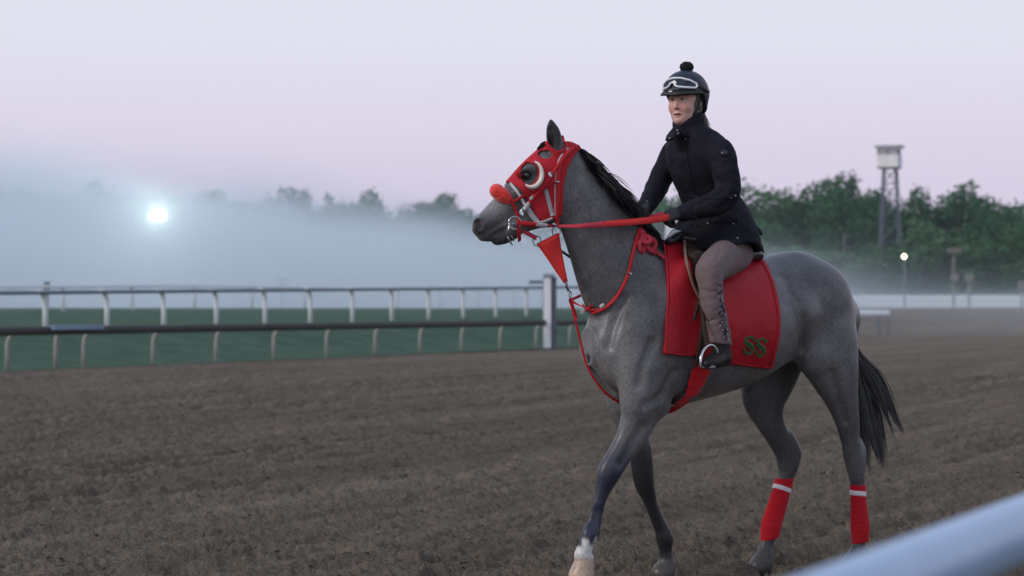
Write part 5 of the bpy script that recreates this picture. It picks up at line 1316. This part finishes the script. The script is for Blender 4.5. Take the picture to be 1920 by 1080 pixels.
# peak
Vp, Fp = [], []
for i, a in enumerate(np.linspace(-78, 78, 29)):
    ar = math.radians(a); c_, s_ = math.cos(ar), math.sin(ar); ext = .040*max(0, c_)**.8
    for r_, dz in ((0,.046),(ext*.55,.042-.006*c_),(ext,.031-.010*c_),(ext*.98,.024-.012*c_),(ext*.5,.030-.006*c_),(0,.034)):
        Vp.append((-.012+(.110+r_)*c_, (.100+r_*.9)*s_, dz+.004*abs(s_)))
for i in range(28):
    for k in range(6): Fp.append([i*6+k, i*6+(k+1)%6, (i+1)*6+(k+1)%6, (i+1)*6+k])
mesh_obj('peak', Vp, Fp, M_peak, hf, True)
MB().box((.135,-.012,.0345),(.004,.018,.006)).build('peak_tag', M_gframe, hf)
# goggles pushed up on the helmet front
def hs(a, z, off=.004):  # point on helmet surface at azimuth a (deg, left positive)
    d = np.array([math.cos(math.radians(a)), math.sin(math.radians(a)), 0]); s_ = max(.01, 1-((z-.052)/.098)**2)**.5; return np.array([-.014,0,z])+d*np.array([.120,.106,0])*s_*1.0+d*off
out = [(-46,.060),(-44,.078),(-30,.096),(-8,.103),(15,.101),(38,.090),(55,.074),(56,.058),(50,.052),(26,.054),(8,.058),(2,.064),(-2,.076),(-8,.080),(-13,.076),(-17,.063),(-24,.056),(-38,.053),(-46,.060)]
gp = []
for (a0,z0),(a1,z1) in zip(out, out[1:]):
    for t in (0,.33,.66): gp.append(hs(a0+(a1-a0)*t, z0+(z1-z0)*t, .010))
gp.append(gp[0])
MB().tube([Vector(p) for p in gp], .0052, 8).build('goggle_frame', M_gframe, hf, True)
Vl = [hs(5,.080,.013)]+[p for p in gp[:-1]]; Fl = [[0, i+1, (i+1)%(len(gp)-1)+1] for i in range(len(gp)-1)]
mesh_obj('goggle_lens', Vl, Fl, M_goggle, hf, True)
strap_pts = [hs(a, z, .004) for a, z in ((54,.066),(75,.056),(100,.044),(130,.036),(160,.034),(180,.034),(-160,.034),(-130,.036),(-100,.044),(-75,.056),(-46,.066))]
q = np.array(dense_p(strap_pts, 3)); nrm = q-np.array([-.014,0,.05]); nrm[:,2] = 0; nrm /= np.linalg.norm(nrm, axis=1)[:,None]; V, Fc = [], []; ribbon_vf(q, nrm, .020, .003, V, Fc); mesh_obj('goggle_strap', V, Fc, M_peak, hf, True)
# pale maker's lettering on the strap, side
Vt, Ft = [], []
for i, dy in enumerate((0,.35,.7,1.05,1.4)):
    a = 112+i*5; qq = np.array([hs(a, .048+.006*(i%2), .009), hs(a+2.5, .040, .009), hs(a+3.5, .050-.004*(i%2), .009)]); nn_ = np.tile(np.array([math.cos(math.radians(a)), math.sin(math.radians(a)), 0]), (3,1)); ribbon_vf(qq, nn_, .0035, .001, Vt, Ft)
mesh_obj('strap_lettering', Vt, Ft, mat('pale_print', (.30,.38,.50), .7), hf, kind='stuff')
# rim piping, pom pom
q = np.array([hs(a, .047, .002) for a in np.linspace(-85, 120, 40)]); MB().tube([Vector(p) for p in q], .0022, 6).build('piping', mat('grey_piping', (.22,.24,.28), .5), hf, True)
Vn, Fn = [], []; rg = np.random.default_rng(9)
S_ = SDF((-.09,-.06,.12), (.04,.06,.24), .0035); S_.ell((-.022,0,.166), (.033,.033,.026), .01); V, F_ = S_.mesh(); nn_ = S_.grad(V); V = V+nn_*((fbm(V[:,0]*420+V[:,1]*300, V[:,2]*420+V[:,1]*100, 2, 5)-.5)*.014)[:,None]; np_mesh('pom_pom', V, F_, M_pom, hf)
# chin strap harness and patterned scarf under the helmet
for sg in (1,-1):
    q = np.array(dense_p([(-.004,.086*sg,.01),(.012,.072*sg,-.045),(.038,.046*sg,-.090),(.052,.0,-.112)], 6)); nrm = q-np.array([0.,0,-.04]); nrm /= np.linalg.norm(nrm, axis=1)[:,None]; V, Fc = [], []; ribbon_vf(q, nrm, .014, .003, V, Fc); mesh_obj('chin_strap', V, Fc, M_peak, hf, True)
Q = SDF((-.15,-.13,-.20), (.12,.13,.09), .0036)
Q.loft([((-.02,0,.05),.084,.080),((-.016,0,.0),.088,.082),((-.016,0,-.05),.076,.073),((-.022,0,-.10),.064,.062),((-.028,0,-.17),.062,.062)], .02, 5)
Q.loft([((.075,0,.02),.060,.056),((.060,0,-.05),.062,.054),((.062,0,-.080),.048,.044)], .012, 4, op='sub')
Q.ell((-.018,0,-.03), (.066,.064,.17), .004, op='sub')
V, F_ = Q.mesh(); V = V+Q.grad(V)*((fbm(V[:,0]*60, V[:,2]*60+V[:,1]*40, 3, 6)-.5)*.008)[:,None]
np_mesh('scarf', V@Rl+cH, F_, M_leop, rider)
hr = [dict(n=rg.normal(size=3), w=1, s=rg.normal(size=3)) for _ in range(70)]
strands('hair', hr, lambda r_: [hd(-.078-.010*k+r_['s'][0]*.004*k, .045+r_['s'][1]*.008+.003*k, -.050+r_['s'][2]*.006-.0035*k*k+.012*(k<2)) for k in range(6)], M_hair, rider, w=.0016)
